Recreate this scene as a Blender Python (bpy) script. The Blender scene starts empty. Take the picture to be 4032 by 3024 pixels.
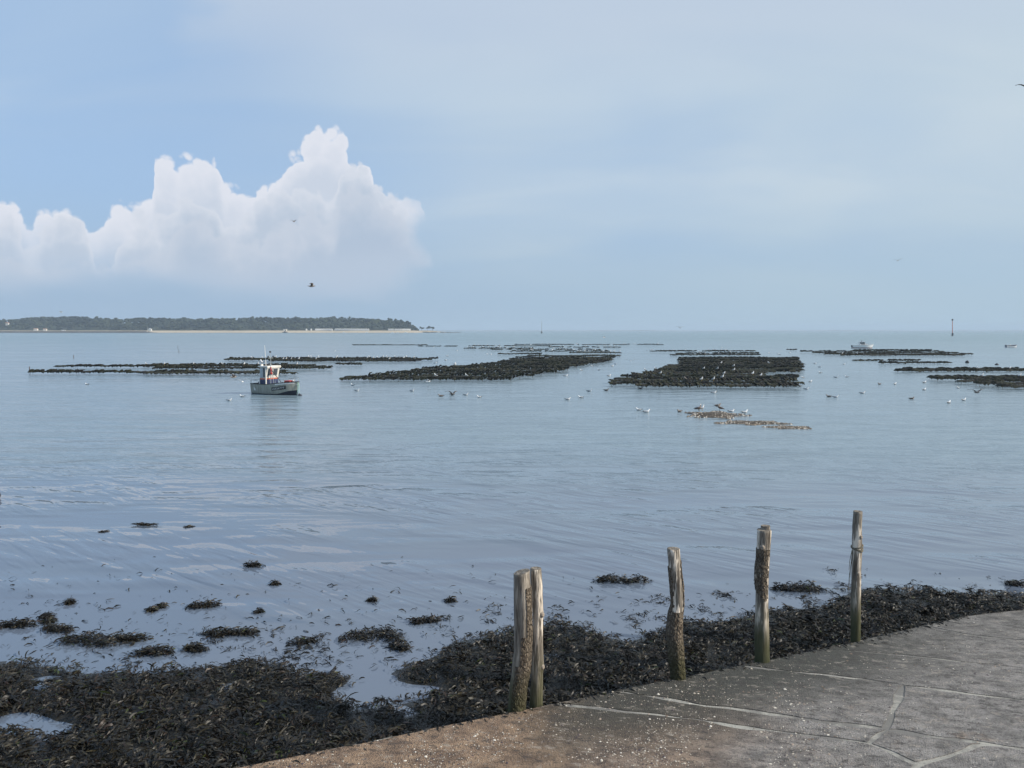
import bpy, bmesh, math, random
import numpy as np
from mathutils import Vector, Matrix, noise as mnoise

random.seed(7)
rng = np.random.default_rng(7)
R = math.radians
scene = bpy.context.scene
col = scene.collection

# ------------------------------------------------------------------ camera
H = 6.4                      # eye height above the water
FPX, CX, CY = 2950.0, 2016.0, 1512.0
PITCH = math.atan(211 / FPX)
cam_data = bpy.data.cameras.new('camera')
cam_data.sensor_width = 36
cam_data.lens = 36 * FPX / 4032
cam_data.clip_start = 0.1
cam_data.clip_end = 40000
cam = bpy.data.objects.new('camera', cam_data)
cam.location = (0, 0, H)
cam.rotation_euler = (math.pi / 2 - PITCH, 0, 0)
col.objects.link(cam)
scene.camera = cam

# ------------------------------------------------------------------ render / exposure
scene.render.engine = 'CYCLES'
scene.view_settings.view_transform = 'Standard'
scene.view_settings.look = 'None'
scene.view_settings.gamma = 1
scene.view_settings.exposure = 0.08
scene.cycles.use_denoising = True
scene.cycles.max_bounces = 5
scene.cycles.diffuse_bounces = 2
scene.cycles.glossy_bounces = 3
scene.cycles.volume_bounces = 0
scene.cycles.transparent_max_bounces = 4
scene.cycles.caustics_reflective = False
scene.cycles.caustics_refractive = False

SUN_AZ, SUN_EL = R(101), R(31)       # clockwise from +Y (the view direction)
SUN_STRENGTH = 4.7


# ------------------------------------------------------------------ node expressions
class E:
    """a socket that builds math nodes when it is calculated with"""
    def __init__(s, nt, sock): s.nt, s.s = nt, sock
    def _m(s, op, *a, clamp=False):
        n = s.nt.nodes.new('ShaderNodeMath'); n.operation = op; n.use_clamp = clamp
        for i, x in enumerate((s,) + a):
            if isinstance(x, E): s.nt.links.new(x.s, n.inputs[i])
            else: n.inputs[i].default_value = x
        return E(s.nt, n.outputs[0])
    def __add__(s, o): return s._m('ADD', o)
    __radd__ = __add__
    def __mul__(s, o): return s._m('MULTIPLY', o)
    __rmul__ = __mul__
    def __sub__(s, o): return s._m('SUBTRACT', o)
    def __rsub__(s, o): return (s * -1.0) + o
    def max(s, o): return s._m('MAXIMUM', o)
    def min(s, o): return s._m('MINIMUM', o)
    def clamp(s): return s._m('ADD', 0.0, clamp=True)
    def pow(s, o): return s._m('POWER', o)
    def sin(s): return s._m('SINE')
    def step(s, a, b, lo=0.0, hi=1.0, smooth=True):
        n = s.nt.nodes.new('ShaderNodeMapRange')
        n.interpolation_type = 'SMOOTHSTEP' if smooth else 'LINEAR'
        s.nt.links.new(s.s, n.inputs[0])
        for i, x in zip((1, 2, 3, 4), (a, b, lo, hi)):
            if isinstance(x, E): s.nt.links.new(x.s, n.inputs[i])
            else: n.inputs[i].default_value = x
        return E(s.nt, n.outputs[0])


class G:
    """small front end for a node tree"""
    def __init__(s, nt): s.nt = nt
    def link(s, a, b): s.nt.links.new(a.s if isinstance(a, E) else a, b)
    def new(s, t, **kw):
        n = s.nt.nodes.new(t)
        for k, v in kw.items(): setattr(n, k, v)
        return n
    def sep(s, v):
        n = s.new('ShaderNodeSeparateXYZ'); s.link(v, n.inputs[0])
        return [E(s.nt, o) for o in n.outputs]
    def comb(s, x, y, z=0.0):
        n = s.new('ShaderNodeCombineXYZ')
        for i, q in enumerate((x, y, z)):
            if isinstance(q, E): s.link(q, n.inputs[i])
            else: n.inputs[i].default_value = q
        return E(s.nt, n.outputs[0])
    def mapped(s, v, scale=(1, 1, 1), rot=(0, 0, 0), loc=(0, 0, 0)):
        n = s.new('ShaderNodeMapping'); s.link(v, n.inputs[0])
        n.inputs['Location'].default_value = loc
        n.inputs['Rotation'].default_value = rot; n.inputs['Scale'].default_value = scale
        return E(s.nt, n.outputs[0])
    def turned(s, v, ang, scale, loc=(0, 0, 0)):
        return s.mapped(s.mapped(v, rot=(0, 0, ang)), scale, loc=loc)
    def noise(s, v, scale=1.0, detail=3.0, rough=0.5, dist=0.0, out=0, dim='3D'):
        n = s.new('ShaderNodeTexNoise', noise_dimensions=dim); s.link(v, n.inputs['Vector'])
        n.inputs['Scale'].default_value = scale; n.inputs['Detail'].default_value = detail
        n.inputs['Roughness'].default_value = rough; n.inputs['Distortion'].default_value = dist
        return E(s.nt, n.outputs[out])
    def voro(s, v, scale=1.0, feature='F1', smooth=0.4, rand=1.0, dim='3D'):
        n = s.new('ShaderNodeTexVoronoi', feature=feature, voronoi_dimensions=dim); s.link(v, n.inputs['Vector'])
        n.inputs['Scale'].default_value = scale
        if 'Randomness' in n.inputs: n.inputs['Randomness'].default_value = rand
        if feature == 'SMOOTH_F1': n.inputs['Smoothness'].default_value = smooth
        return E(s.nt, n.outputs['Distance'])
    def mix(s, f, a, b, blend='MIX'):
        n = s.new('ShaderNodeMix', data_type='RGBA', blend_type=blend)
        for i, q in ((0, f), (6, a), (7, b)):
            if isinstance(q, E): s.link(q, n.inputs[i])
            elif isinstance(q, tuple): n.inputs[i].default_value = (q + (1,))[:4]
            else: n.inputs[i].default_value = q
        return E(s.nt, n.outputs[2])
    def vadd(s, a, b):
        n = s.new('ShaderNodeVectorMath', operation='ADD'); s.link(a, n.inputs[0])
        if isinstance(b, E): s.link(b, n.inputs[1])
        else: n.inputs[1].default_value = b
        return E(s.nt, n.outputs[0])
    def vscale(s, a, k):
        n = s.new('ShaderNodeVectorMath', operation='SCALE'); s.link(a, n.inputs[0])
        n.inputs['Scale'].default_value = k
        return E(s.nt, n.outputs[0])
    def curve(s, x, pts):
        n = s.new('ShaderNodeFloatCurve'); s.link(x, n.inputs['Value'])
        c = n.mapping.curves[0]
        while len(c.points) > 2: c.points.remove(c.points[1])
        c.points[0].location = pts[0]; c.points[-1].location = pts[-1]
        for p in pts[1:-1]: c.points.new(*p)
        for p in c.points: p.handle_type = 'AUTO_CLAMPED'
        n.mapping.update()
        return E(s.nt, n.outputs[0])


def srgb(r, g, b):
    f = lambda c: (c / 255 / 12.92) if c / 255 <= 0.04045 else ((c / 255 + 0.055) / 1.055) ** 2.4
    return (f(r), f(g), f(b))


# ------------------------------------------------------------------ world: Nishita sky, thin veil, one bank of cumulus
def build_world():
    w = bpy.data.worlds.new('World'); scene.world = w; w.use_nodes = True
    w.cycles.sampling_method = 'MANUAL'; w.cycles.sample_map_resolution = 512
    nt = w.node_tree; nt.nodes.clear(); g = G(nt)
    out = g.new('ShaderNodeOutputWorld'); bg = g.new('ShaderNodeBackground')
    STR = 0.1
    bg.inputs['Strength'].default_value = STR
    sky = g.new('ShaderNodeTexSky', sky_type='NISHITA')
    sky.sun_disc = False; sky.sun_elevation = SUN_EL; sky.sun_rotation = SUN_AZ
    sky.air_density = 1.0; sky.dust_density = 1.5; sky.ozone_density = 2.0
    tc = g.new('ShaderNodeTexCoord'); d = E(nt, tc.outputs['Generated'])
    x, y, z = g.sep(d)
    el = z._m('ARCSINE'); az = x._m('ARCTAN2', y)
    cl = lambda r, gg, b: tuple(c / STR for c in srgb(r, gg, b))

    # the cumulus bank (a cloud has one place in the sky: azimuth / elevation in radians)
    def ang(px, py):
        X, Y = px * 1.8228 - 2016, 1301 - py * 1.8228
        a = math.atan2(X, FPX)
        return a, math.atan2(Y, math.hypot(FPX, X))
    A0, A1, EMAX = -1.15, 0.05, 0.34
    t = az.step(A0, A1, smooth=False)
    def profile(pts):
        q = [ang(*p) for p in pts]
        q = [((a - A0) / (A1 - A0), e / EMAX) for a, e in q]
        q = [(0.0, 0.10)] + [p for p in q if 0 < p[0] < 1] + [(1.0, 0.0)]
        return g.curve(t, q) * EMAX
    P = g.comb(az, el, 0.0)
    wn = g.noise(P, 24.0, 3.0, 0.6, out=1, dim='2D')
    wx, wy, _ = g.sep(wn)
    P2 = g.vadd(P, g.comb((wx - 0.5) * 0.020, (wy - 0.5) * 0.014))
    def puff(Q, sc):                     # round heads: a paraboloid on every cell
        dd = g.voro(Q, sc, dim='2D')
        return (0.30 - dd * dd)
    fine_n = (wx - 0.5) * 0.008
    def bumps(seed, k=1.0):
        Q = g.vadd(P2, (seed * 0.37, seed * 0.61, 0))
        return puff(Q, 22) * (0.030 * k) + puff(Q, 50) * (0.022 * k) + puff(Q, 115) * (0.011 * k) + fine_n
    layers = [
        # silhouette (picture tenths of the tower tops), bright, deep, depth of the falloff, edge softness, bumpiness, seed
        ([(-300, 480), (-160, 452), (-20, 452), (20, 446), (58, 462), (84, 500), (96, 476), (130, 470), (172, 462), (196, 492), (212, 500), (238, 474), (268, 458), (300, 466), (322, 448), (338, 440),
          (346, 372), (362, 362), (420, 356), (474, 360), (486, 396), (500, 412), (570, 408), (604, 402), (620, 366), (640, 334), (668, 312), (700, 298), (738, 300),
          (757, 322), (764, 346), (792, 350), (806, 372), (816, 420), (850, 430), (872, 440), (890, 438), (912, 444), (924, 500), (960, 600)],
         (223, 226, 235), (199, 208, 222), 0.065, 0.008, 0.80, 1.0),
        ([(-300, 540), (-20, 486), (40, 482), (64, 530), (96, 520), (120, 484), (176, 480), (204, 530), (232, 590), (262, 540), (300, 480), (346, 470), (372, 476), (398, 448), (440, 432), (478, 452), (500, 490), (540, 470), (572, 436), (604, 428),
          (660, 412), (692, 414), (716, 446), (738, 400), (764, 372), (796, 376), (814, 410), (860, 440), (905, 462), (930, 540), (960, 640)],
         (211, 217, 228), (184, 197, 214), 0.045, 0.009, 0.9, 4.0),
        ([(-300, 600), (0, 560), (100, 575), (200, 580), (300, 570), (360, 550), (392, 500), (436, 474), (476, 500), (540, 530), (600, 505),
          (690, 470), (716, 486), (742, 424), (788, 414), (815, 424), (880, 472), (915, 520), (935, 580), (960, 660)],
         (196, 205, 219), (174, 190, 210), 0.070, 0.012, 0.9, 9.0),
    ]
    # soft base of the bank, melting into the haze
    fade_n = g.noise(g.mapped(P, (5.0, 14.0, 1.0)), 1.0, 2.0, 0.5, dim='2D')
    base_fade = (el + (fade_n - 0.5) * 0.06).step(0.028, 0.120)
    right_fade = (az + (fade_n - 0.5) * 0.14 + (wx - 0.5) * 0.05).step(-0.105, -0.185)

    # thin high veil, thicker towards the sun, with long soft streaks
    hz = (z.max(0.0) + 0.22)
    u = g.comb(x._m('DIVIDE', hz), y._m('DIVIDE', hz), 0.0)
    v1 = g.noise(g.mapped(u, (0.55, 0.55, 1), rot=(0, 0, 0.5), loc=(3.1, 7.7, 0)), 1.0, 3.0, 0.5, 0.35, dim='2D')
    v2 = g.noise(g.mapped(u, (0.9, 2.0, 1), rot=(0, 0, -0.25), loc=(1.2, 4.0, 0)), 1.0, 3.0, 0.55, 0.3, dim='2D')
    sunside = x * math.sin(R(72)) + y * math.cos(R(72))
    amt = (sunside * 0.42 + 0.40 + (v1 - 0.5) * 1.15 + (v2 - 0.5) * 0.45).step(-0.05, 0.95)
    amt = (amt * 0.74 + 0.26).clamp()
    # ragged edge of a higher sheet of cloud, clear blue beyond it away from the sun
    rag = g.noise(g.mapped(u, (1.3, 1.6, 1), loc=(0.4, 2.2, 0)), 1.0, 4.0, 0.55, 0.3, dim='2D')
    sheet = (sunside + (rag - 0.5) * 0.55).step(-0.10, 0.06) * el.step(0.27, 0.40)
    patch = g.noise(g.mapped(u, (1.5, 1.1, 1), loc=(2.6, 1.3, 0)), 1.0, 4.0, 0.55, 0.4, dim='2D').step(0.47, 0.58) * el.step(0.40, 0.47)
    veil = g.mix(sunside.step(-0.6, 1.0), cl(170, 192, 217), cl(190, 206, 218))
    veil = g.mix(v2.step(0.42, 0.72) * 0.38, veil, cl(201, 214, 224))
    veil = g.mix(v1.step(0.50, 0.34) * 0.50, veil, cl(172, 190, 212))
    low = el.step(-0.05, 0.16)
    veil = g.mix(low, cl(170, 192, 211), veil)
    blue = g.mix(0.68, E(nt, sky.outputs[0]), cl(160, 197, 240))
    c = g.mix(amt, blue, veil)
    c = g.mix(sheet * 0.75, c, cl(187, 201, 219))
    c = g.mix(patch * sheet * 0.6, c, cl(206, 210, 220))
    # pale band of haze along the horizon
    c = g.mix(el.step(0.20, 0.0) * 0.80, c, g.mix(sunside.step(-0.2, 0.95), cl(154, 178, 203), cl(172, 195, 210)))
    for pts, br, dk, fall, soft, k, seed in layers:
        dd = profile(pts) + bumps(seed, k) - el
        a = dd.step(0.0, soft) * base_fade * right_fade * 0.96
        shade = g.mix(dd.step(0.0, fall), cl(*br), cl(*dk))
        c = g.mix(a, c, shade)
    # below the horizon: the colour of far water, so that nothing dark shines from under the sea
    c = g.mix(el.step(0.0, -0.03), c, cl(140, 160, 175))
    g.link(c, bg.inputs['Color']); g.link(bg.outputs[0], out.inputs['Surface'])
build_world()

sun_d = bpy.data.lights.new('sun', 'SUN'); sun_d.energy = SUN_STRENGTH; sun_d.angle = R(0.9); sun_d.color = (1.0, 0.93, 0.82)
sun = bpy.data.objects.new('sun', sun_d); col.objects.link(sun)
sdir = Vector((math.sin(SUN_AZ) * math.cos(SUN_EL), math.cos(SUN_AZ) * math.cos(SUN_EL), math.sin(SUN_EL)))
sun.rotation_euler = sdir.to_track_quat('Z', 'Y').to_euler()
sun.location = (40, -20, 40)


# ------------------------------------------------------------------ picture -> place (photograph pixels, 4032 x 3024)
cp, sp = math.cos(PITCH), math.sin(PITCH)
def ray(px, py):
    dx, dy = (px - CX) / FPX, -(py - CY) / FPX
    return Vector((dx, cp + dy * sp, -sp + dy * cp))
def on_z(px, py, z=0.0):
    d = ray(px, py); return Vector((0, 0, H)) + d * ((z - H) / d.z)
def on_y(px, py, Y):
    d = ray(px, py); return Vector((0, 0, H)) + d * (Y / d.y)
def depth_of(py):            # distance of a point of the water surface seen on picture line py
    return on_z(CX, py).y
def x_at(px, Y):
    return (px - CX) / FPX * (Y * cp)


# ------------------------------------------------------------------ object helpers
def link(o, parent=None):
    col.objects.link(o)
    if parent is not None: o.parent = parent
    return o
def tag(o, label=None, cat=None, group=None, kind=None):
    if label: o['label'] = label
    if cat: o['category'] = cat
    if group: o['group'] = group
    if kind: o['kind'] = kind
    return o
def empty(name, loc=(0, 0, 0), rz=0.0):
    o = bpy.data.objects.new(name, None); o.location = loc; o.rotation_euler = (0, 0, rz)
    o.empty_display_size = 0.2
    col.objects.link(o); return o

class MB:
    """mesh builder: collects shapes, links them as one mesh object"""
    def __init__(s): s.v, s.f, s.m = [], [], []
    def add(s, vs, fs, mi=0, M=None):
        b = len(s.v)
        s.v += [tuple(M @ Vector(p)) if M else tuple(p) for p in vs]
        s.f += [tuple(i + b for i in f) for f in fs]; s.m += [mi] * len(fs)
        return s
    def box(s, c, d, mi=0, M=None, taper=1.0):
        x, y, z = (q / 2 for q in d)
        vs = [(c[0] + sx * x * (taper if sz > 0 else 1), c[1] + sy * y * (taper if sz > 0 else 1), c[2] + sz * z) for sz in (-1, 1) for sx, sy in ((-1, -1), (1, -1), (1, 1), (-1, 1))]
        return s.add(vs, [(3, 2, 1, 0), (4, 5, 6, 7), (0, 1, 5, 4), (1, 2, 6, 5), (2, 3, 7, 6), (3, 0, 4, 7)], mi, M)
    def loft(s, rings, mi=0, caps=True, closed=True, M=None):
        n = len(rings[0]); vs = [p for r in rings for p in r]; fs = []
        for i in range(len(rings) - 1):
            for j in range(n if closed else n - 1):
                k = (j + 1) % n
                fs.append((i * n + j, i * n + k, (i + 1) * n + k, (i + 1) * n + j))
        if caps:
            fs.append(tuple(range(n - 1, -1, -1))); fs.append(tuple((len(rings) - 1) * n + j for j in range(n)))
        return s.add(vs, fs, mi, M)
    def tube(s, pts, r, n=6, mi=0, M=None):
        pts = [Vector(p) for p in pts]; rings = []
        rr = r if isinstance(r, (list, tuple)) else [r] * len(pts)
        for i, p in enumerate(pts):
            t = (pts[min(i + 1, len(pts) - 1)] - pts[max(i - 1, 0)]).normalized()
            a = Vector((0, 0, 1)) if abs(t.z) < 0.9 else Vector((1, 0, 0))
            u = t.cross(a).normalized(); w = t.cross(u)
            rings.append([p + (u * math.cos(q) + w * math.sin(q)) * rr[i] for q in (2 * math.pi * j / n for j in range(n))])
        return s.loft(rings, mi, True, True, M)
    def ico(s, c, r, sub=1, jit=0.0, mi=0, sc=(1, 1, 1)):
        bm = bmesh.new(); bmesh.ops.create_icosphere(bm, subdivisions=sub, radius=1)
        bm.verts.ensure_lookup_table()
        vs = []
        for p in bm.verts:
            k = r * (1 + random.uniform(-jit, jit))
            vs.append((c[0] + p.co.x * k * sc[0], c[1] + p.co.y * k * sc[1], c[2] + p.co.z * k * sc[2]))
        fs = [tuple(q.index for q in f.verts) for f in bm.faces]; bm.free()
        return s.add(vs, fs, mi)
    def mesh(s, name, mats, smooth=False):
        me = bpy.data.meshes.new(name); me.from_pydata(s.v, [], s.f)
        for m in (mats if isinstance(mats, (list, tuple)) else [mats]): me.materials.append(m)
        me.polygons.foreach_set('material_index', s.m)
        if smooth: me.polygons.foreach_set('use_smooth', [True] * len(me.polygons))
        me.update(); return me
    def build(s, name, mats, parent=None, smooth=False, loc=None):
        o = bpy.data.objects.new(name, s.mesh(name, mats, smooth))
        if loc is not None: o.location = loc
        return link(o, parent)

def np_mesh(name, verts, quads, mat, tint=None, smooth=False):
    """verts (n,3), quads (m,4); tint (n,3) kept as a colour attribute"""
    me = bpy.data.meshes.new(name)
    me.vertices.add(len(verts)); me.vertices.foreach_set('co', np.asarray(verts, np.float32).ravel())
    k = quads.shape[1]
    me.loops.add(quads.size); me.loops.foreach_set('vertex_index', np.asarray(quads, np.int32).ravel())
    me.polygons.add(len(quads))
    me.polygons.foreach_set('loop_start', np.arange(0, quads.size, k, dtype=np.int32))
    if smooth: me.polygons.foreach_set('use_smooth', np.ones(len(quads), bool))
    if tint is not None:
        a = me.attributes.new('tint', 'FLOAT_COLOR', 'POINT')
        a.data.foreach_set('color', np.concatenate([tint, np.ones((len(tint), 1))], 1).astype(np.float32).ravel())
    me.materials.append(mat); me.update(calc_edges=True); me.validate()
    return me


# ------------------------------------------------------------------ materials
def mat(name, rough=0.6, spec=0.5):
    m = bpy.data.materials.new(name); m.use_nodes = True
    nt = m.node_tree; g = G(nt); b = nt.nodes['Principled BSDF']
    b.inputs['Roughness'].default_value = rough
    b.inputs['Specular IOR Level'].default_value = spec
    return m, g, b
def obj_co(g): return E(g.nt, g.new('ShaderNodeTexCoord').outputs['Object'])
def pos(g): return E(g.nt, g.new('ShaderNodeNewGeometry').outputs['Position'])
def obj_rand(g): return E(g.nt, g.new('ShaderNodeObjectInfo').outputs['Random'])
def bump(g, b, h, dist, strength=1.0, normal=None):
    n = g.new('ShaderNodeBump'); g.link(h, n.inputs['Height'])
    n.inputs['Distance'].default_value = dist; n.inputs['Strength'].default_value = strength
    if normal is not None: g.link(normal, n.inputs['Normal'])
    if b is not None: g.link(n.outputs[0], b.inputs['Normal'])
    return E(g.nt, n.outputs[0])

def plain(name, c, rough=0.55, var=0.18, scale=6.0, spec=0.5, metal=0.0, c2=None):
    """painted or bare surface with worn, uneven colour"""
    m, g, b = mat(name, rough, spec)
    p = obj_co(g)
    n = g.noise(p, scale, 5.0, 0.6)
    dark = c2 or tuple(q * (1 - var * 2) for q in c)
    g.link(g.mix(n.step(0.38, 0.72), c, dark), b.inputs['Base Color'])
    b.inputs['Metallic'].default_value = metal
    g.link(n.step(0.3, 0.7, rough * 0.85, min(1, rough * 1.2)), b.inputs['Roughness'])
    return m

def sea_material():
    m, g, b = mat('sea_water', 0.06, 0.5)
    p = pos(g); x, y, z = g.sep(p)
    big = g.noise(g.mapped(p, (0.020, 0.075, 1), rot=(0, 0, 0.06)), 1.0, 3.0, 0.55)
    mid = g.noise(g.mapped(p, (0.10, 0.42, 1), rot=(0, 0, 0.04)), 1.0, 3.0, 0.6)
    edge = y + (big - 0.5) * 26.0 + (mid - 0.5) * 9.0
    windy = edge.step(19.0, 46.0)                 # sheltered, glassy water along the shore
    gust = (big * 0.6 + mid * 0.4).step(0.36, 0.62, 0.45, 1.0)
    chop = g.noise(g.turned(p, 0.10, (0.20, 0.62, 1)), 1.0, 4.0, 0.52, 0.3, dim='2D')
    far_chop = g.noise(g.turned(p, 0.06, (0.045, 0.15, 1)), 1.0, 3.0, 0.5, 0.2, dim='2D') * y.step(45.0, 160.0)
    fine = g.noise(g.turned(p, 0.20, (2.2, 6.0, 1)), 1.0, 2.0, 0.55, 0.3, dim='2D')
    # trains of small ripples that run in towards the slipway
    rip = g.noise(g.turned(p, 0.72, (0.30, 2.3, 1)), 1.0, 2.0, 0.5, 0.25, dim='2D')
    rip2 = g.noise(g.turned(p, 0.50, (0.20, 1.1, 1), (9, 4, 0)), 1.0, 2.0, 0.5, 0.25, dim='2D')
    band = edge.step(14.5, 19.5) * edge.step(48.0, 30.0)
    patch = g.noise(g.mapped(p, (0.13, 0.30, 1), loc=(5, 2, 0)), 1.0, 2.0, 0.5, dim='2D').step(0.36, 0.60)
    h = chop * (windy * gust + 0.008) * 0.42 + far_chop * 1.1 + fine * (windy * gust * 0.9 + 0.03) * 0.016
    h = h + (rip * 0.050 + rip2 * 0.085) * (band * patch + windy * 0.35)
    bump(g, b, h, 1.0)
    deep = y.step(60.0, 600.0)
    c = g.mix(deep, g.mix(windy, (0.122, 0.150, 0.198), (0.182, 0.245, 0.282)), (0.100, 0.178, 0.190))
    c = g.mix((mid - 0.3) * 0.4, c, (0.140, 0.185, 0.210))
    g.link(c, b.inputs['Base Color'])
    b.inputs['IOR'].default_value = 1.62
    g.link(windy * (gust * 0.5 + 0.5) * 0.20 + 0.02, b.inputs['Roughness'])
    return m

def mud_material():
    m, g, b = mat('wet_mud', 0.45)
    p = pos(g)
    n = g.noise(p, 2.2, 5.0, 0.65); f = g.noise(p, 22.0, 4.0, 0.6)
    c = g.mix(n.step(0.35, 0.7), (0.014, 0.013, 0.010), (0.030, 0.027, 0.021))
    c = g.mix(f.step(0.62, 0.72), c, (0.11, 0.10, 0.08))
    g.link(c, b.inputs['Base Color'])
    g.link(n.step(0.40, 0.75, 0.10, 0.5), b.inputs['Roughness'])
    bump(g, b, f + n * 2.0, 0.02)
    return m

def slab_material(mortar=False):
    m, g, b = mat('mortar' if mortar else 'slipway_concrete', 0.85, 0.35)
    p = pos(g); x, y, z = g.sep(p)
    big = g.noise(p, 0.55, 4.0, 0.6, 0.5); mid = g.noise(g.mapped(p, (2.6, 4.0, 3.0)), 1.0, 5.0, 0.65)
    fine = g.noise(p, 34.0, 4.0, 0.7); grit = g.voro(p, 60.0)
    peb = g.voro(p, 26.0)
    if mortar:
        c = g.mix(mid.step(0.35, 0.7), (0.36, 0.345, 0.30), (0.24, 0.23, 0.205))
        c = g.mix(fine.step(0.45, 0.75), c, (0.17, 0.165, 0.15))
        c = g.mix((big * 0.7 + mid * 0.3).step(0.46, 0.55) * 0.9, c, g.mix(mid, (0.10, 0.098, 0.090), (0.19, 0.18, 0.165)))
    else:
        along = (x * 0.80 + y * 0.30 + (big - 0.5) * 6.0)        # down the slipway: sandy and gravelly above, bare grey below
        upper = (x + (big - 0.5) * 5.0).step(5.2, 0.2)
        grey = g.mix(mid.step(0.32, 0.70), (0.340, 0.318, 0.295), (0.160, 0.150, 0.140))
        brown = g.mix(mid.step(0.30, 0.68), (0.410, 0.280, 0.180), (0.175, 0.116, 0.080))
        c = g.mix(upper, grey, brown)
        rust = g.noise(p, 1.15, 4.0, 0.6).step(0.60, 0.74) * (g.noise(p, 7.0, 3.0, 0.6)).step(0.40, 0.62)
        c = g.mix(rust * 0.55, c, (0.30, 0.20, 0.125))
        # dark film of algae along the tide-washed border, from the middle down
        dist = E(g.nt, g.new('ShaderNodeAttribute', attribute_name='border').outputs['Fac'])
        alg = x.step(10.0, 5.5, 0.30, 1.0) * (dist + (mid - 0.5) * 0.55 + (big - 0.5) * 1.2).step(2.3, 0.5) * (x + (big - 0.5) * 3).step(-0.6, 1.6)
        c = g.mix(alg * 0.92, c, g.mix(fine.step(0.35, 0.65), (0.034, 0.037, 0.029), (0.078, 0.078, 0.066)))
        c = g.mix(fine.step(0.52, 0.66) * 0.65, c, (0.050, 0.044, 0.040))
        pit = g.noise(g.mapped(p, (5.0, 9.0, 5.0)), 1.0, 4.0, 0.7)
        c = g.mix(pit.step(0.54, 0.62) * 0.6, c, (0.060, 0.052, 0.048))
        c = g.mix(pit.step(0.44, 0.34) * 0.5, c, (0.42, 0.37, 0.31))
        c = g.mix((peb.step(0.22, 0.10) * fine.step(0.5, 0.62)) * (upper * 0.7 + 0.2), c, (0.46, 0.40, 0.33))
    g.link(c, b.inputs['Base Color'])
    h = mid * 0.6 + fine * 0.35 + grit * 0.25 + peb.step(0.30, 0.0) * 0.5
    bump(g, b, h, 0.09 if not mortar else 0.012)
    return m

def weed_material():
    m, g, b = mat('bladder_wrack', 0.48, 0.35)
    t = E(g.nt, g.new('ShaderNodeAttribute', attribute_name='tint').outputs['Color'])
    n = g.noise(pos(g), 40.0, 2.0, 0.5)
    g.link(g.mix(n.step(0.4, 0.7) * 0.5, t, (0.018, 0.016, 0.012)), b.inputs['Base Color'])
    return m

def bag_material(name='oyster_bag_mesh', far=False):
    m, g, b = mat(name, 0.8, 0.3)
    p = pos(g)
    n = g.noise(p, 2.6, 4.0, 0.65); w = g.noise(p, 0.32, 3.0, 0.6)
    k = w if far else (w * 0.6 + obj_rand(g) * 0.4)
    c = g.mix(k.step(0.33, 0.68), (0.012, 0.011, 0.009), (0.022, 0.024, 0.011))
    c = g.mix(n.step(0.52, 0.74), c, (0.066, 0.064, 0.034))
    c = g.mix(n.step(0.44, 0.26), c, (0.008, 0.007, 0.007))
    g.link(c, b.inputs['Base Color'])
    bump(g, b, g.noise(p, 18.0, 3.0, 0.6), 0.03)
    return m

def wood_material(name, seed, pale, bark_amt):
    """weathered trunk: silvery grain, paler bare streaks, tide-mark of green algae low down"""
    m, g, b = mat(name, 0.8, 0.3)
    p = obj_co(g); x, y, z = g.sep(p)
    q = g.vadd(p, (seed * 3.1, seed * 1.7, seed * 0.9))
    grain = g.noise(g.mapped(q, (34, 34, 2.2)), 1.0, 5.0, 0.65, 0.25)
    streak = g.noise(g.mapped(q, (11, 11, 1.6)), 1.0, 3.0, 0.6)
    blot = g.noise(g.mapped(q, (4, 4, 1.5)), 1.0, 4.0, 0.6)
    c = g.mix(grain.step(0.34, 0.66), (0.085, 0.068, 0.052), (0.330, 0.285, 0.230))
    c = g.mix(streak.step(0.49, 0.59) * pale * z.step(0.7, 1.2), c, (0.82, 0.71, 0.58))
    c = g.mix((blot * 0.6 + grain * 0.4).step(0.50, 0.40) * bark_amt, c, (0.075, 0.056, 0.042))
    tide = (z + (blot - 0.5) * 0.9 + (streak - 0.5) * 0.5)
    c = g.mix(tide.step(1.55, 0.65) * 0.85, c, g.mix(grain, (0.050, 0.052, 0.022), (0.120, 0.110, 0.052)))
    c = g.mix(tide.step(0.95, 0.35) * 0.75, c, (0.038, 0.043, 0.016))
    g.link(c, b.inputs['Base Color'])
    bump(g, b, grain * 1.2 + streak, 0.018)
    return m

def bark_material(name, seed):
    m, g, b = mat(name, 0.9, 0.2)
    p = obj_co(g); x, y, z = g.sep(p)
    v = g.voro(g.mapped(p, (40, 40, 13), loc=(seed, 0, 0)), 1.0, 'DISTANCE_TO_EDGE')
    n = g.noise(g.mapped(p, (30, 30, 8)), 1.0, 4.0, 0.6); bl = g.noise(p, 4.0, 3.0)
    c = g.mix(n.step(0.3, 0.7), (0.130, 0.100, 0.074), (0.290, 0.235, 0.175))
    c = g.mix(v.step(0.10, 0.0) * 0.8, c, (0.045, 0.035, 0.026))
    c = g.mix((z + (bl - 0.5) * 0.8).step(1.35, 0.55) * 0.82, c, (0.062, 0.062, 0.026))
    g.link(c, b.inputs['Base Color'])
    bump(g, b, v.step(0.0, 0.25) + n * 0.4, 0.03)
    return m

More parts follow.
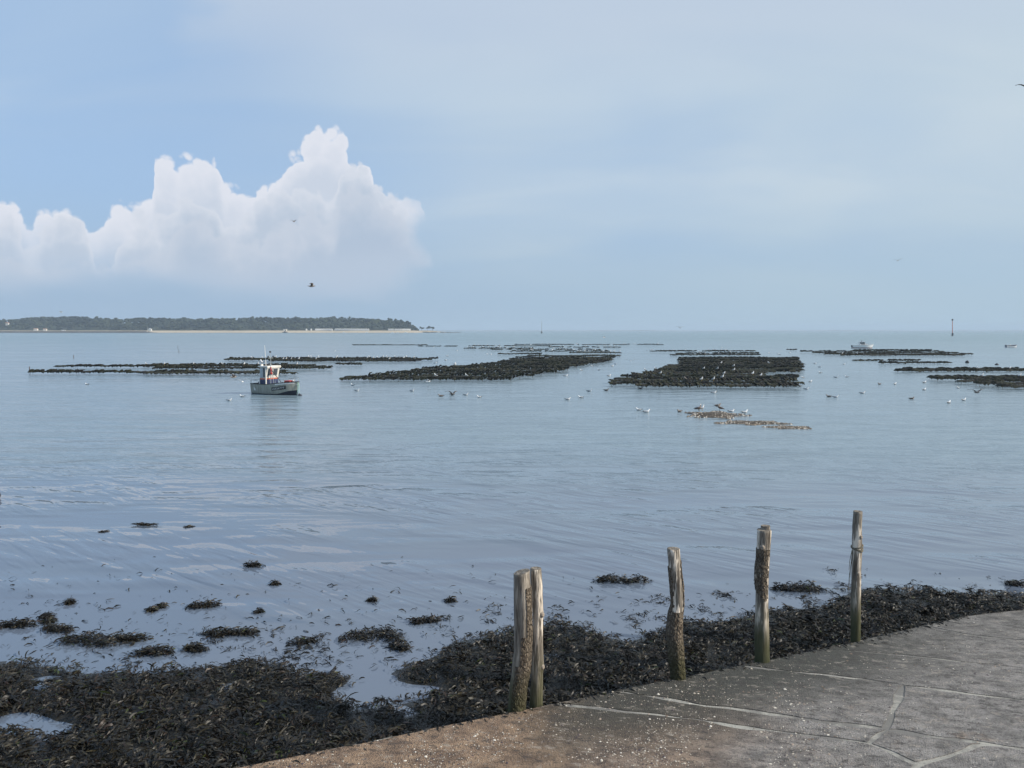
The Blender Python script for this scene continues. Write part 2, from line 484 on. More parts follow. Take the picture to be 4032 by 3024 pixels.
MAT = {}
MAT['sea'] = sea_material()
MAT['mud'] = mud_material()
MAT['slab'] = slab_material()
MAT['mortar'] = slab_material(True)
MAT['weed'] = weed_material()
MAT['bag'] = bag_material()
MAT['bag_far'] = bag_material('oyster_bag_mass', True)
MAT['iron'] = plain('rusty_iron', (0.10, 0.060, 0.040), 0.8, 0.2, 14)
MAT['shell'] = plain('oyster_shell', (0.62, 0.56, 0.47), 0.6, 0.3, 30)
MAT['white'] = plain('white_paint', (0.78, 0.77, 0.73), 0.4, 0.08, 3)
MAT['black'] = plain('black_rubber', (0.02, 0.02, 0.022), 0.5, 0.1, 5)
MAT['glass'] = plain('dark_window_glass', (0.07, 0.08, 0.09), 0.12, 0.1, 3)
MAT['steel'] = plain('dull_galvanised_steel', (0.42, 0.46, 0.47), 0.4, 0.15, 12, metal=0.3)


# ================================================================== THE SETTING
# ---- sea: one sheet to the geometric horizon
m = MB(); m.add([(-9000, -30, 0), (9000, -30, 0), (9000, 9400, 0), (-9000, 9400, 0)], [(0, 1, 2, 3)])
tag(m.build('sea', MAT['sea']), 'calm blue grey sea water reflecting the hazy sky', kind='structure')

# ---- slipway plane: falls gently along its edge towards the sea
E1, E4 = on_z(2130, 2780, 0.52), on_z(3427, 2516, 0.26)
EU = Vector((E4.x - E1.x, E4.y - E1.y, 0)); EL = EU.length; EU.normalize()
EN = Vector((EU.y, -EU.x, 0))                                  # towards the slipway
SLOPE = (E4.z - E1.z) / EL
pn = Vector((EU.x * SLOPE, EU.y * SLOPE, 0))
def ramp_z(x, y): return E1.z + ((x - E1.x) * EU.x + (y - E1.y) * EU.y) * SLOPE
def on_ramp(px, py):
    d = ray(px, py)                                            # H + t dz = z1 + ((t d - E1).EU) SLOPE
    k = d.x * EU.x + d.y * EU.y; k0 = E1.x * EU.x + E1.y * EU.y
    t = (E1.z - k0 * SLOPE - H) / (d.z - k * SLOPE)
    return Vector((d.x * t, d.y * t, H + d.z * t))

def poly_resample(pts, closed, step):
    out = []; n = len(pts)
    for i in range(n if closed else n - 1):
        a, b2 = pts[i], pts[(i + 1) % n]
        k = max(1, int((b2 - a).length / step))
        out += [a.lerp(b2, j / k) for j in range(k)]
    if not closed: out.append(pts[-1])
    return out

def flat(px, py): v = on_ramp(px, py); return Vector((v.x, v.y))
edge_near = Vector((E1.x, E1.y)) - Vector((EU.x, EU.y)) * 13.0
EDGE = [(930, 3024), (2190, 2768), (2430, 2719), (2915, 2620), (3250, 2552), (3427, 2516), (3640, 2462), (3810, 2424), (4032, 2400), (4500, 2345)]
LB = [(2190, 2768), (2410, 2795), (2740, 2832), (2950, 2868), (3120, 2890), (3420, 2925)]
LA = [(2430, 2719), (2700, 2765), (2950, 2800), (3250, 2842), (3490, 2872), (3870, 2926), (4032, 2950), (4500, 3015)]
LC = [(2915, 2620), (3100, 2640), (3400, 2672), (3555, 2696), (4032, 2756), (4500, 2815)]
LG = [(3250, 2552), (3560, 2580), (3800, 2605), (4032, 2630), (4500, 2680)]
LH = [(3640, 2462), (3800, 2494), (3950, 2513), (4100, 2528), (4500, 2560)]
NEARX = Vector((EN.x, EN.y))
def sl(pts): return [flat(*p) for p in pts]
far_r = flat(4500, 3015)
base_corner = Vector((16.0, -6.0))
slabs = [
    sl(LB) + sl([(3610, 3010)]) + [flat(3560, 3200), Vector((5.0, -5.0)), edge_near + NEARX * 6, edge_near, flat(930, 3024)],
    sl(LA[:5]) + sl(list(reversed(LB))),
    sl(LC[:4]) + sl([(3490, 2872)]) + sl(list(reversed(LA[:4]))),
    sl(LC[3:]) + sl(list(reversed(LA[4:]))),
    sl(LG) + sl(list(reversed(LC))),
    sl(LH) + sl(list(reversed(LG))),
    sl(EDGE[6:]) + sl(list(reversed(LH[1:]))),
    sl(LA[4:6]) + sl([(3610, 3010), (3420, 2925)]),
    sl(LA[5:]) + [Vector((16, 6)), base_corner, Vector((5.3, -5.0)), flat(3575, 3200)] + sl([(3610, 3010)]),
]
GAPS = [0.026, 0.045, 0.050, 0.055, 0.022, 0.018, 0.014, 0.045, 0.055]
slip = MB()
outline = [edge_near] + sl(EDGE) + [Vector((30, 10)), Vector((30, -6)), Vector((5, -6)), edge_near + NEARX * 6.2]
outline = [p + Vector((mnoise.noise(Vector((p.x * 3, p.y * 3, 1))), mnoise.noise(Vector((p.x * 3, p.y * 3, 7))))) * 0.03 for p in poly_resample(outline, True, 0.18)]
ring_t = [Vector((p.x, p.y, ramp_z(p.x, p.y) - 0.010)) for p in outline]
ring_b = [Vector((p.x, p.y, -0.6)) for p in outline]
slip.loft([ring_b, ring_t])
slipway = slip.build('slipway', MAT['mortar'])
tag(slipway, 'grey brown concrete slipway running down to the water', kind='structure')

def edge_points():
    return [edge_near] + sl(EDGE)
EP = edge_points()
def seg_dist(P, a, b2):
    a = np.array(a); b2 = np.array(b2); d = b2 - a
    t = np.clip(((P - a) @ d) / (d @ d), 0, 1)
    return np.hypot(*(P - (a + t[:, None] * d)).T)
def line_dist(P, pts):
    r = np.full(len(P), 1e9)
    for a, b2 in zip(pts[:-1], pts[1:]): r = np.minimum(r, seg_dist(P, (a[0], a[1]), (b2[0], b2[1])))
    return r

def inside(P, poly):
    x, y = P[:, 0], P[:, 1]; r = np.zeros(len(P), bool); n = len(poly)
    for i in range(n):
        x1, y1 = poly[i][0], poly[i][1]; x2, y2 = poly[(i + 1) % n][0], poly[(i + 1) % n][1]
        if y1 == y2: continue
        c = ((y1 > y) != (y2 > y)) & (x < (x2 - x1) * (y - y1) / (y2 - y1) + x1)
        r ^= c
    return r

for k, poly in enumerate(slabs):
    area = sum(p.x * q.y - q.x * p.y for p, q in zip(poly, poly[1:] + poly[:1]))
    if area < 0: poly = list(reversed(poly))
    pts = poly_resample(poly, True, 0.16)
    n = len(pts); ring = []
    for i, p in enumerate(pts):
        a, b2 = pts[i - 1], pts[(i + 1) % n]
        t = (b2 - a).normalized(); nrm = Vector((-t.y, t.x))           # inward for counter-clockwise
        wob = mnoise.noise(Vector((p.x * 1.7, p.y * 1.7, k * 3.0))) * 0.06 + mnoise.noise(Vector((p.x * 6, p.y * 6, k))) * 0.025
        on_border = line_dist(np.array([[p.x, p.y]]), EP)[0] < 0.05
        q = p + nrm * (max(0.004, GAPS[k] + wob) if not on_border else 0.004 + abs(wob) * 0.6)
        ring.append(q)
    bm = bmesh.new()
    lift = mnoise.noise(Vector((k * 2.3, 1, 4))) * 0.006
    top = [bm.verts.new((q.x, q.y, ramp_z(q.x, q.y) + lift)) for q in ring]
    bot = [bm.verts.new((p.x, p.y, ramp_z(p.x, p.y) - 0.05)) for p in ring]
    f = bm.faces.new(top)
    for i in range(n):
        j = (i + 1) % n; bm.faces.new((top[j], top[i], bot[i], bot[j]))
    bmesh.ops.triangulate(bm, faces=[f])
    bmesh.ops.subdivide_edges(bm, edges=[e for e in bm.edges if e.calc_length() > 1.2 and len(e.link_faces) == 2 and abs(e.verts[0].co.z - e.verts[1].co.z) < 0.4], cuts=4)
    bmesh.ops.triangulate(bm, faces=bm.faces[:])
    bm.normal_update()
    me = bpy.data.meshes.new('concrete_slab'); bm.to_mesh(me); bm.free()
    co = np.empty(len(me.vertices) * 3, np.float32); me.vertices.foreach_get('co', co); co = co.reshape(-1, 3)
    at = me.attributes.new('border', 'FLOAT', 'POINT')
    at.data.foreach_set('value', np.minimum(line_dist(co[:, :2].astype(float), EP), 6.0).astype(np.float32))
    me.materials.append(MAT['slab']); me.update()
    o = bpy.data.objects.new('concrete_slab', me); link(o, slipway)

# ---- mud shore under the weed
WL = [(-900, 2600), (-300, 2590), (0, 2596), (300, 2640), (560, 2650), (850, 2625), (1000, 2600), (1100, 2606), (1180, 2655), (1280, 2648), (1400, 2668),
      (1470, 2700), (1480, 2742), (1540, 2722), (1560, 2690), (1525, 2650), (1600, 2622), (1700, 2592), (1760, 2545), (1850, 2512), (1980, 2482),
      (2150, 2462), (2300, 2482), (2480, 2528), (2600, 2490), (2680, 2432), (2800, 2458), (2950, 2420), (3100, 2402), (3250, 2392), (3330, 2336),
      (3450, 2312), (3600, 2330), (3800, 2338), (4032, 2344), (4300, 2350), (4700, 2350)]
WLW = [on_z(*p, 0.0) for p in WL]
WLP = [(p.x, p.y) for p in WLW]
near_l = edge_near - NEARX * 0.2
bed_poly = WLP + [tuple(p) for p in reversed(EP)] + [(edge_near.x, edge_near.y - 1), (-14, edge_near.y - 1), (-14, WLP[0][1])]
def fbm(P, s, oct=3, seed=0.0):
    out = np.empty(len(P))
    for i, (a, b2) in enumerate(P): out[i] = mnoise.fractal(Vector((a * s + seed, b2 * s - seed, seed * 0.7)), 0.9, 2.0, oct)
    return out
PUDDLES = [(1410, 2742, 0.50), (1560, 2730, 0.30), (60, 2842, 0.55), (200, 2880, 0.35), (1690, 2720, 0.30), (2180, 2585, 0.3), (1590, 2800, 0.25), (900, 2700, 0.25), (150, 2690, 0.3)]
PUD = [(on_z(a, b2, 0.02), r) for a, b2, r in PUDDLES]
def mud_h(P):
    dw = line_dist(P, WLP); ins = inside(P, bed_poly)
    h = np.where(ins, np.minimum(dw * 0.10, 0.075), np.maximum(-dw * 0.12, -0.5) - 0.02)
    h = h + fbm(P, 1.1, 3, 2.0) * 0.022 + fbm(P, 4.0, 2, 5.0) * 0.012
    for c, r in PUD:
        q = np.hypot((P[:, 0] - c.x) / 1.5, P[:, 1] - c.y)
        h = h - 0.13 * np.exp(-(q / (r * 0.8)) ** 2)
    return h
gx = np.arange(-14, 19, 0.14); gy = np.arange(6.0, 24, 0.14)
XX, YY = np.meshgrid(gx, gy); GP = np.stack([XX.ravel(), YY.ravel()], 1)
hh = mud_h(GP)
nx, ny = len(gx), len(gy)
idx = np.arange(nx * ny).reshape(ny, nx)
quads = np.stack([idx[:-1, :-1].ravel(), idx[:-1, 1:].ravel(), idx[1:, 1:].ravel(), idx[1:, :-1].ravel()], 1)
me = np_mesh('mud_shore', np.column_stack([GP, hh]), quads, MAT['mud'], smooth=True)
tag(link(bpy.data.objects.new('mud_shore', me)), 'dark wet mud of the foreshore beneath the seaweed', kind='structure')
def h_at(P):
    i = np.clip(((P[:, 0] - gx[0]) / 0.14).astype(int), 0, nx - 1); j = np.clip(((P[:, 1] - gy[0]) / 0.14).astype(int), 0, ny - 1)
    return hh[j * nx + i]

# ---- seaweed fronds
TINTS = np.array([(0.030, 0.026, 0.018), (0.020, 0.017, 0.014), (0.050, 0.044, 0.026), (0.075, 0.064, 0.038), (0.045, 0.025, 0.016), (0.110, 0.095, 0.055), (0.070, 0.095, 0.018)])
def fronds(P, Z, L, up=0.5, weights=(0.32, 0.26, 0.20, 0.09, 0.09, 0.025, 0.015), seed=1, ang=None):
    """forked strap-like blades that arch and flop over; P (n,2) Z (n) L (n) -> verts, quads, tint"""
    r = np.random.default_rng(seed); n = len(P)
    a = r.uniform(0, 2 * np.pi, n) if ang is None else ang + r.normal(0, 0.75, n); e0 = r.uniform(0.05, 1.0, n) * up * 1.5
    w = L ** 0.7 * 0.5 * r.uniform(0.10, 0.25, n); roll = r.uniform(-1.1, 1.1, n)
    k = r.uniform(0.6, 1.9, n)
    cols = 0.46 * TINTS[r.choice(len(TINTS), n, p=np.array(weights) / np.sum(weights))] * r.uniform(0.6, 1.35, n)[:, None]
    S = 4; V = np.zeros((n, S, 2, 3)); p = np.column_stack([P, Z])
    bend = r.uniform(-1.6, 1.6, n)
    for s in range(S):
        ee = e0 - k * s * 0.42; aa = a + bend * s * 0.35
        d = np.column_stack([np.cos(aa) * np.cos(ee), np.sin(aa) * np.cos(ee), np.sin(ee)])
        side = np.column_stack([-np.sin(aa), np.cos(aa), np.zeros(n)])
        upv = np.cross(d, side)
        sd = side * np.cos(roll + s * 0.3)[:, None] + upv * np.sin(roll + s * 0.3)[:, None]
        ww = w * (0.55, 1.0, 0.95, 0.35)[s]
        V[:, s, 0] = p - sd * ww[:, None] * 0.5; V[:, s, 1] = p + sd * ww[:, None] * 0.5
        p = p + d * (L / (S - 1))[:, None]
    V[:, :, :, 2] = np.maximum(V[:, :, :, 2], (Z - 0.015)[:, None, None])
    base = np.arange(n)[:, None, None] * (S * 2)
    q = np.array([[2 * s, 2 * s + 1, 2 * s + 3, 2 * s + 2] for s in range(S - 1)])[None]
    return V.reshape(-1, 3), (base + q).reshape(-1, 4), np.repeat(cols, S * 2, 0)

N0 = 640000
cand = np.column_stack([rng.uniform(-9.5, 17, N0), rng.uniform(8.2, 22.5, N0)])
cand = cand[inside(cand, bed_poly)]
hz_ = h_at(cand)
dens = np.clip((hz_ + 0.035) / 0.07, 0.0, 1) * np.clip(0.35 + line_dist(cand, WLP) * 1.6, 0, 1) * np.clip(0.70 + fbm(cand, 1.6, 3, 9.0) * 1.1, 0.38, 1)
cand = cand[rng.uniform(0, 1, len(cand)) < dens]
zz = np.maximum(h_at(cand), 0.0) + rng.uniform(0, 0.06, len(cand)) + np.clip(fbm(cand, 1.9, 3, 3.0) + 0.1, 0, 1) * 0.13
V, Q, T = fronds(cand, zz, np.clip(rng.lognormal(-2.3, 0.42, len(cand)), 0.04, 0.22), 0.55, seed=11, ang=fbm(cand, 1.5, 2, 6.0) * 7.0)
me = np_mesh('seaweed_bed', V, Q, MAT['weed'], T)
tag(link(bpy.data.objects.new('seaweed_bed', me)), 'dark brown seaweed carpet strewn along the foot of the slipway', 'seaweed', kind='stuff')
print('seaweed fronds', len(cand))

# patches of bright green weed in the bed (uncountable scraps: one piece of stuff)
gp = []
for a, b2 in [(450, 2690), (1120, 2830), (520, 2840), (1110, 2990), (970, 2990), (1500, 2765), (240, 2640), (60, 2605), (1900, 2640), (2010, 2680), (3460, 2400), (3250, 2490), (700, 2960), (1290, 2960)]:
    c = on_z(a, b2, 0.05); gp.append(np.column_stack([rng.normal(c.x, 0.08, 12), rng.normal(c.y, 0.06, 12)]))
gp = np.concatenate(gp); gp = gp[inside(gp, bed_poly)]
V, Q, T = fronds(gp, np.maximum(h_at(gp), 0) + rng.uniform(0.05, 0.10, len(gp)), rng.uniform(0.08, 0.18, len(gp)), 0.4, weights=(0, 0, 0.1, 0, 0, 0.1, 0.8), seed=5)
me = np_mesh('green_weed', V, Q, MAT['weed'], T)
tag(link(bpy.data.objects.new('green_weed', me)), 'scraps of bright green weed lying on the dark seaweed', 'seaweed', kind='stuff')

ramp_out = [tuple(p) for p in outline]
# loose scraps floating just off the shore
sp_ = []
for _ in range(760):
    if random.random() < 0.65: a, b2 = random.uniform(-100, 1900), random.triangular(2180, 2640, 2560)
    else: a, b2 = random.uniform(1900, 4100), random.triangular(2250, 2470, 2440)
    if a > 1900 and b2 > 2480 - (a - 1900) * 0.06: continue
    c = on_z(a, b2, 0); sp_.append((c.x, c.y))
sp_ = np.array(sp_); sp_ = sp_[~inside(sp_, bed_poly)]
ew = np.column_stack([rng.uniform(-9.5, 17, 60000), rng.uniform(11, 22.5, 60000)])
ew = ew[~inside(ew, bed_poly)]; dd_ = line_dist(ew, WLP)
ew = ew[(dd_ < 1.5) & (rng.uniform(0, 1, len(ew)) < np.clip(fbm(ew, 1.3, 3, 4.0) * 2.4 - dd_ * 0.5 + 0.02, 0, 0.9)) & ~inside(ew, ramp_out)]
sp_ = np.concatenate([sp_, ew])
V, Q, T = fronds(sp_, np.full(len(sp_), 0.004) + rng.uniform(0, 0.03, len(sp_)), rng.uniform(0.06, 0.22, len(sp_)), 0.35, weights=(0.4, 0.4, 0.1, 0, 0.1, 0, 0), seed=21)
me = np_mesh('seaweed_scraps', V, Q, MAT['weed'], T)
tag(link(bpy.data.objects.new('seaweed_scraps', me)), 'single torn scraps of dark seaweed floating off the shore', 'seaweed', kind='stuff')

# floating clumps one can count (x, y, width in the picture, where)
CL = [(42, 2470, 150, 'long dark seaweed raft floating beside smaller clumps off the bed'), (229, 2483, 110, 'low dark seaweed clump between the long raft and the largest mound'), (355, 2530, 250, 'largest mound of brown seaweed standing out of the shallow water'),
      (523, 2516, 110, 'rounded seaweed clump touching the largest mound'), (607, 2577, 140, 'ridge of brown seaweed with upright tips just off the bed'), (765, 2563, 85, 'small seaweed clump trailing from the ridge with upright tips'), (803, 2385, 100, 'flat dark seaweed clump alone in the smooth water'), (597, 2406, 40, 'small round seaweed clump, one of two close together'),
      (635, 2392, 30, 'small round seaweed clump, one of two close together'), (845, 2502, 110, 'loose reddish brown seaweed clump beside the one with a tall stalk'), (955, 2497, 110, 'dark seaweed clump with one tall upright stalk'), (187, 2453, 50, 'small seaweed clump just beyond the long raft'), (275, 2376, 35, None), (180, 2432, 50, 'small seaweed clump farther out than the long raft'),
      (1199, 2530, 80, 'tangled seaweed clump alone on the pale cloud reflection'), (1082, 2300, 30, None), (1465, 2366, 30, None), (1773, 2366, 50, None), (1665, 2450, 95, 'flat seaweed clump beyond the wide thin raft'),
      (1483, 2511, 250, 'wide thin raft of seaweed drifting by the bed'), (1577, 2553, 80, 'small seaweed clump joining the wide thin raft to the bed'), (2452, 2291, 190, 'seaweed clump floating alone between the paired posts and the bent post'), (3135, 2324, 190, 'seaweed raft floating behind the post with a raised top'),
      (997, 2228, 60, 'small dark seaweed clump where the ripples begin'), (574, 2065, 85, 'faint thin strip of weed farthest out on the water'), (744, 2074, 45, 'short thin strip of weed beside the farthest strip'), (405, 2094, 30, 'tiny weed strip on the far side of the farthest strip'), (3992, 2302, 60, 'small seaweed clump off the lower end of the slipway'), (1019, 2411, 18, None)]
for i, (a, b2, w, lab) in enumerate(CL):
    c = on_z(a, b2, 0.0); Wm = w / FPX * c.y; n = int(50 + 450 * Wm); dy = Wm * (0.30 if w > 100 else 0.4)
    thin = b2 < 2110
    kb = 1 if w < 60 else random.randint(4, 6)
    bx_ = (np.arange(kb) - (kb - 1) / 2) / max(1, kb) * 0.9 * Wm + rng.uniform(-0.04, 0.04, kb) * Wm; by_ = rng.uniform(-0.45, 0.45, kb) * dy; bs_ = rng.uniform(0.07, 0.17, kb) * (Wm if kb > 1 else 1.6 * Wm)
    pick = rng.choice(kb, n, p=bs_ / bs_.sum())
    P = np.column_stack([bx_[pick] + np.clip(rng.normal(0, 1, n), -1.9, 1.9) * bs_[pick], by_[pick] + np.clip(rng.normal(0, 1, n), -1.9, 1.9) * bs_[pick] * 0.6])
    hgt = (0.01 if thin else 0.07 + 0.09 * min(1, Wm)) * np.exp(-((P[:, 0] - bx_[pick]) / (bs_[pick] * 1.3)) ** 2)
    V, Q, T = fronds(P, hgt * rng.uniform(0.1, 1, n), rng.uniform(0.07, 0.19, n), 0.25 if thin else 0.40, seed=100 + i)
    me = np_mesh('seaweed_clump', V, Q, MAT['weed'], T)
    o = link(bpy.data.objects.new('seaweed_clump', me)); o.location = (c.x, c.y, 0.0)
    if lab: tag(o, lab, 'seaweed', 'clumps of floating seaweed')
    else: tag(o, 'small dark seaweed clump floating on smooth water off the bed', 'seaweed', 'clumps of floating seaweed')

# ---- shell grit and pebbles strewn over the slipway
def flakes(P, Z, size, seed, tint):
    r = np.random.default_rng(seed); n = len(P)
    a = r.uniform(0, 6.28, n); V = np.zeros((n, 5, 3)); s = size * r.uniform(0.5, 1.4, n)
    for j in range(4):
        k = s * r.uniform(0.55, 1.1, n)
        V[:, j, 0] = P[:, 0] + np.cos(a + j * 1.57) * k; V[:, j, 1] = P[:, 1] + np.sin(a + j * 1.57) * k * 0.75; V[:, j, 2] = Z
    V[:, 4, 0] = P[:, 0] + r.uniform(-.2, .2, n) * s; V[:, 4, 1] = P[:, 1]; V[:, 4, 2] = Z + s * r.uniform(0.35, 0.8, n)
    b0 = np.arange(n)[:, None, None] * 5
    q = np.array([[0, 1, 4], [1, 2, 4], [2, 3, 4], [3, 0, 4]])[None]
    return V.reshape(-1, 3), (b0 + q).reshape(-1, 3), np.repeat(tint, 5, 0)
def grit_mat():
    m, g, b = mat('shell_grit', 0.6)
    g.link(E(g.nt, g.new('ShaderNodeAttribute', attribute_name='tint').outputs['Color']), b.inputs['Base Color'])
    return m
MAT['grit'] = grit_mat()
ng = 230000
P = np.column_stack([rng.uniform(-5, 12, ng), rng.uniform(6, 20, ng)])
ramp_poly = [tuple(p) for p in EP] + [(30, 10), (16, -6), (5, -6)]
P = P[inside(P, ramp_poly)]
cl_ = fbm(P, 0.9, 3, 1.5)
bd = line_dist(P, EP)
keep = (rng.uniform(0, 1, len(P)) < np.clip(1.0 - P[:, 0] * 0.16, 0.07, 1) * np.clip(0.55 + cl_ * 1.3, 0.03, 1) * np.clip(bd * 0.9 + 0.1, 0, 1))
P = P[keep]
Z = np.array([ramp_z(a, b2) for a, b2 in P]) + 0.002
gc = np.array([(0.70, 0.64, 0.54), (0.45, 0.39, 0.31), (0.30, 0.24, 0.19), (0.075, 0.055, 0.060), (0.16, 0.12, 0.09)])
tint = gc[rng.choice(5, len(P), p=[0.17, 0.18, 0.22, 0.20, 0.23])]
V, Q, T = flakes(P, Z, np.where(rng.uniform(0, 1, len(P)) < 0.07, 0.026, 0.012), 3, tint)
me = np_mesh('shell_grit', V, Q, MAT['grit'], T)
tag(link(bpy.data.objects.new('shell_grit', me)), 'broken shells and pebbles strewn over the brown upper slipway', 'gravel', kind='stuff')

# dark weed scraps washed on to the border of the slipway
P = []
for _ in range(420):
    i = random.choice([0, 1, 1, 2, 3, 4, 5, 6, 7, 7]); a, b2 = EP[i], EP[i + 1]
    q = a.lerp(b2, random.random()); k_ = random.expovariate(1 / 0.05); P.append((q.x + EN.x * k_, q.y + EN.y * k_))
P = np.array(P); Z = np.array([ramp_z(*p) for p in P]) + 0.006
V, Q, T = fronds(P, Z, rng.uniform(0.06, 0.16, len(P)), 0.2, seed=77)
tag(link(bpy.data.objects.new('stranded_weed', np_mesh('stranded_weed', V, Q, MAT['weed'], T))), 'shreds of weed stranded along the border of the slipway', 'seaweed', kind='stuff')


# ================================================================== MOORING POSTS
def lerp_table(tab, y, k):
    for a, b2 in zip(tab[:-1], tab[1:]):
        if a[0] <= y <= b2[0]:
            t = (y - a[0]) / (b2[0] - a[0]); t = t * t * (3 - 2 * t)
            return a[k] + (b2[k] - a[k]) * t
    return tab[0][k] if y < tab[0][0] else tab[-1][k]

def make_post(tab, label, seed, pale, bark_amt, bark_mask=None, top_tilt=0.0, knots=(), back=0.0):
    """tab: (picture line, left edge, right edge) from the top to the foot"""
    base_y = tab[-1][0]; cx = (tab[-1][1] + tab[-1][2]) / 2
    foot = on_ramp(cx, base_y); r0 = (tab[-1][2] - tab[-1][1]) / 2 / FPX * foot.y
    Y = foot.y + r0 * 0.75 + back
    wood = wood_material('weathered_post_wood_%d' % seed, seed, pale, bark_amt)
    org = Vector((on_y(cx, base_y, Y).x, Y, 0.0))
    root = empty('mooring_post', org)
    tag(root, label, 'post', 'old tree trunk posts along the slipway')
    nr, ns = 64, 28
    y0 = tab[0][0]; rows = []
    for i in range(nr + 1):
        t = i / nr; py = y0 + (base_y + 60 - y0) * t
        a = on_y(lerp_table(tab, min(py, base_y), 1), py, Y); b2 = on_y(lerp_table(tab, min(py, base_y), 2), py, Y)
        rows.append(((a + b2) / 2 - org, (b2 - a).length / 2))
    def pt(i, j, off=0.0):
        c, r = rows[i]; q = 2 * math.pi * j / ns
        v = Vector((math.cos(q), math.sin(q), 0)); w = v * 2.2 + Vector((seed * 5, 0, c.z * 1.3))
        k = 1 + 0.055 * mnoise.noise(w) + 0.025 * mnoise.noise(Vector((v.x * 6, v.y * 6, c.z * 1.0 + seed))) + 0.018 * mnoise.noise(Vector((v.x * 9, v.y * 9, c.z * 8 + seed)))
        if i >= nr - 3: k *= 1.0
        p = c + v * (r * k + off)
        if i < 6: p.z += v.x * r * math.tan(top_tilt) * (1 - i / 6)
        return p
    m = MB(); m.loft([[pt(nr - i, j) for j in range(ns)] for i in range(nr + 1)])
    m.build('trunk', wood, root, smooth=False).data.polygons.foreach_set('use_smooth', [len(f) == 4 for f in m.f])
    # sawn end grain, a shallow dish with a ragged lip
    c = sum((pt(0, j) for j in range(ns)), Vector()) / ns
    m = MB(); rings = []
    for s, dz in ((0.96, 0.003), (0.7, 0.005), (0.35, 0.002), (0.05, 0.0)):
        rings.append([c + (pt(0, j) - c) * s + Vector((0, 0, dz + 0.003 * mnoise.noise(Vector((j, s * 7, seed))))) for j in range(ns)])
    m.loft(rings, caps=False); m.f.append(tuple((len(rings) - 1) * ns + j for j in range(ns))); m.m.append(0)
    m.build('sawn_top', MAT['endgrain'], root)
    if bark_mask:
        bm = bmesh.new(); vo = {}; vi = {}
        def ov(i, j):
            j %= ns
            if (i, j) not in vo:
                th = 0.013 + 0.009 * mnoise.noise(Vector((i * 0.9, j * 1.3, seed)))
                vo[i, j] = bm.verts.new(pt(i, j, th))
            return vo[i, j]
        def iv(i, j):
            j %= ns
            if (i, j) not in vi: vi[i, j] = bm.verts.new(pt(i, j, -0.006))
            return vi[i, j]
        on = {}
        for i in range(1, nr - 1):
            for j in range(ns):
                ang = (math.degrees(2 * math.pi * (j + 0.5) / ns) + 270) % 360 - 180      # 0 = facing the slipway, + to the right
                t = (i + 0.5) / nr
                wob = 14 * mnoise.noise(Vector((i * 0.35, j * 0.7, seed * 2.0)))
                on[i, j] = bark_mask(t, ang + wob)
        for (i, j), f in on.items():
            if not f: continue
            bm.faces.new((ov(i, j), ov(i + 1, j), ov(i + 1, j + 1), ov(i, j + 1)))
            for (i2, j2), e in (((i - 1, j), ((i, j), (i, j + 1))), ((i + 1, j), ((i + 1, j + 1), (i + 1, j))), ((i, (j - 1) % ns), ((i + 1, j), (i, j))), ((i, (j + 1) % ns), ((i, j + 1), (i + 1, j + 1)))):
                if not on.get((i2, j2)):
                    (a0, a1), (b0, b1) = e
                    try: bm.faces.new((ov(a0, a1), ov(b0, b1), iv(b0, b1), iv(a0, a1)))
                    except ValueError: pass
        bmesh.ops.recalc_face_normals(bm, faces=bm.faces[:])
        me = bpy.data.meshes.new('bark'); bm.to_mesh(me); bm.free()
        me.materials.append(bark_material('oak_bark_%d' % seed, seed))
        if len(me.polygons): link(bpy.data.objects.new('bark', me), root)
    for py, px, s in knots:
        p = on_y(px, py, Y) - org; i = min(range(nr + 1), key=lambda q: abs(rows[q][0].z - p.z)); c0, r = rows[i]
        dx = max(-0.98, min(0.98, (p.x - c0.x) / r))
        v = Vector((dx, -math.sqrt(1 - dx * dx), 0))
        k = MB(); rings = []
        side = Vector((-v.y, v.x, 0))
        s *= 0.72
        for d, rr in ((-0.02, 1.5), (0.000, 1.15), (0.014, 0.85), (0.020, 0.5), (0.014, 0.1)):
            rings.append([c0 + v * (r + d * s / 0.03) + (side * math.cos(q) + Vector((0, 0, 1.25)) * math.sin(q)) * (rr * s) for q in (2 * math.pi * z_ / 10 for z_ in range(10))])
        k.loft(rings); k.build('knot', MAT['knot'], root, smooth=True)
    return root, Y, org, rows

def endgrain_mat():
    m, g, b = mat('end_grain', 0.85, 0.2)
    p = obj_co(g); x, y, z = g.sep(p)
    n = g.noise(p, 18, 4.0, 0.6)
    g.link(g.mix(n.step(0.35, 0.68), (0.115, 0.098, 0.080), (0.300, 0.262, 0.215)), b.inputs['Base Color'])
    bump(g, b, n, 0.02); return m
MAT['endgrain'] = endgrain_mat()
MAT['knot'] = plain('bleached_knot', (0.34, 0.28, 0.22), 0.8, 0.25, 30)
MAT['rope'] = plain('old_rope', (0.16, 0.14, 0.10), 0.9, 0.2, 40)

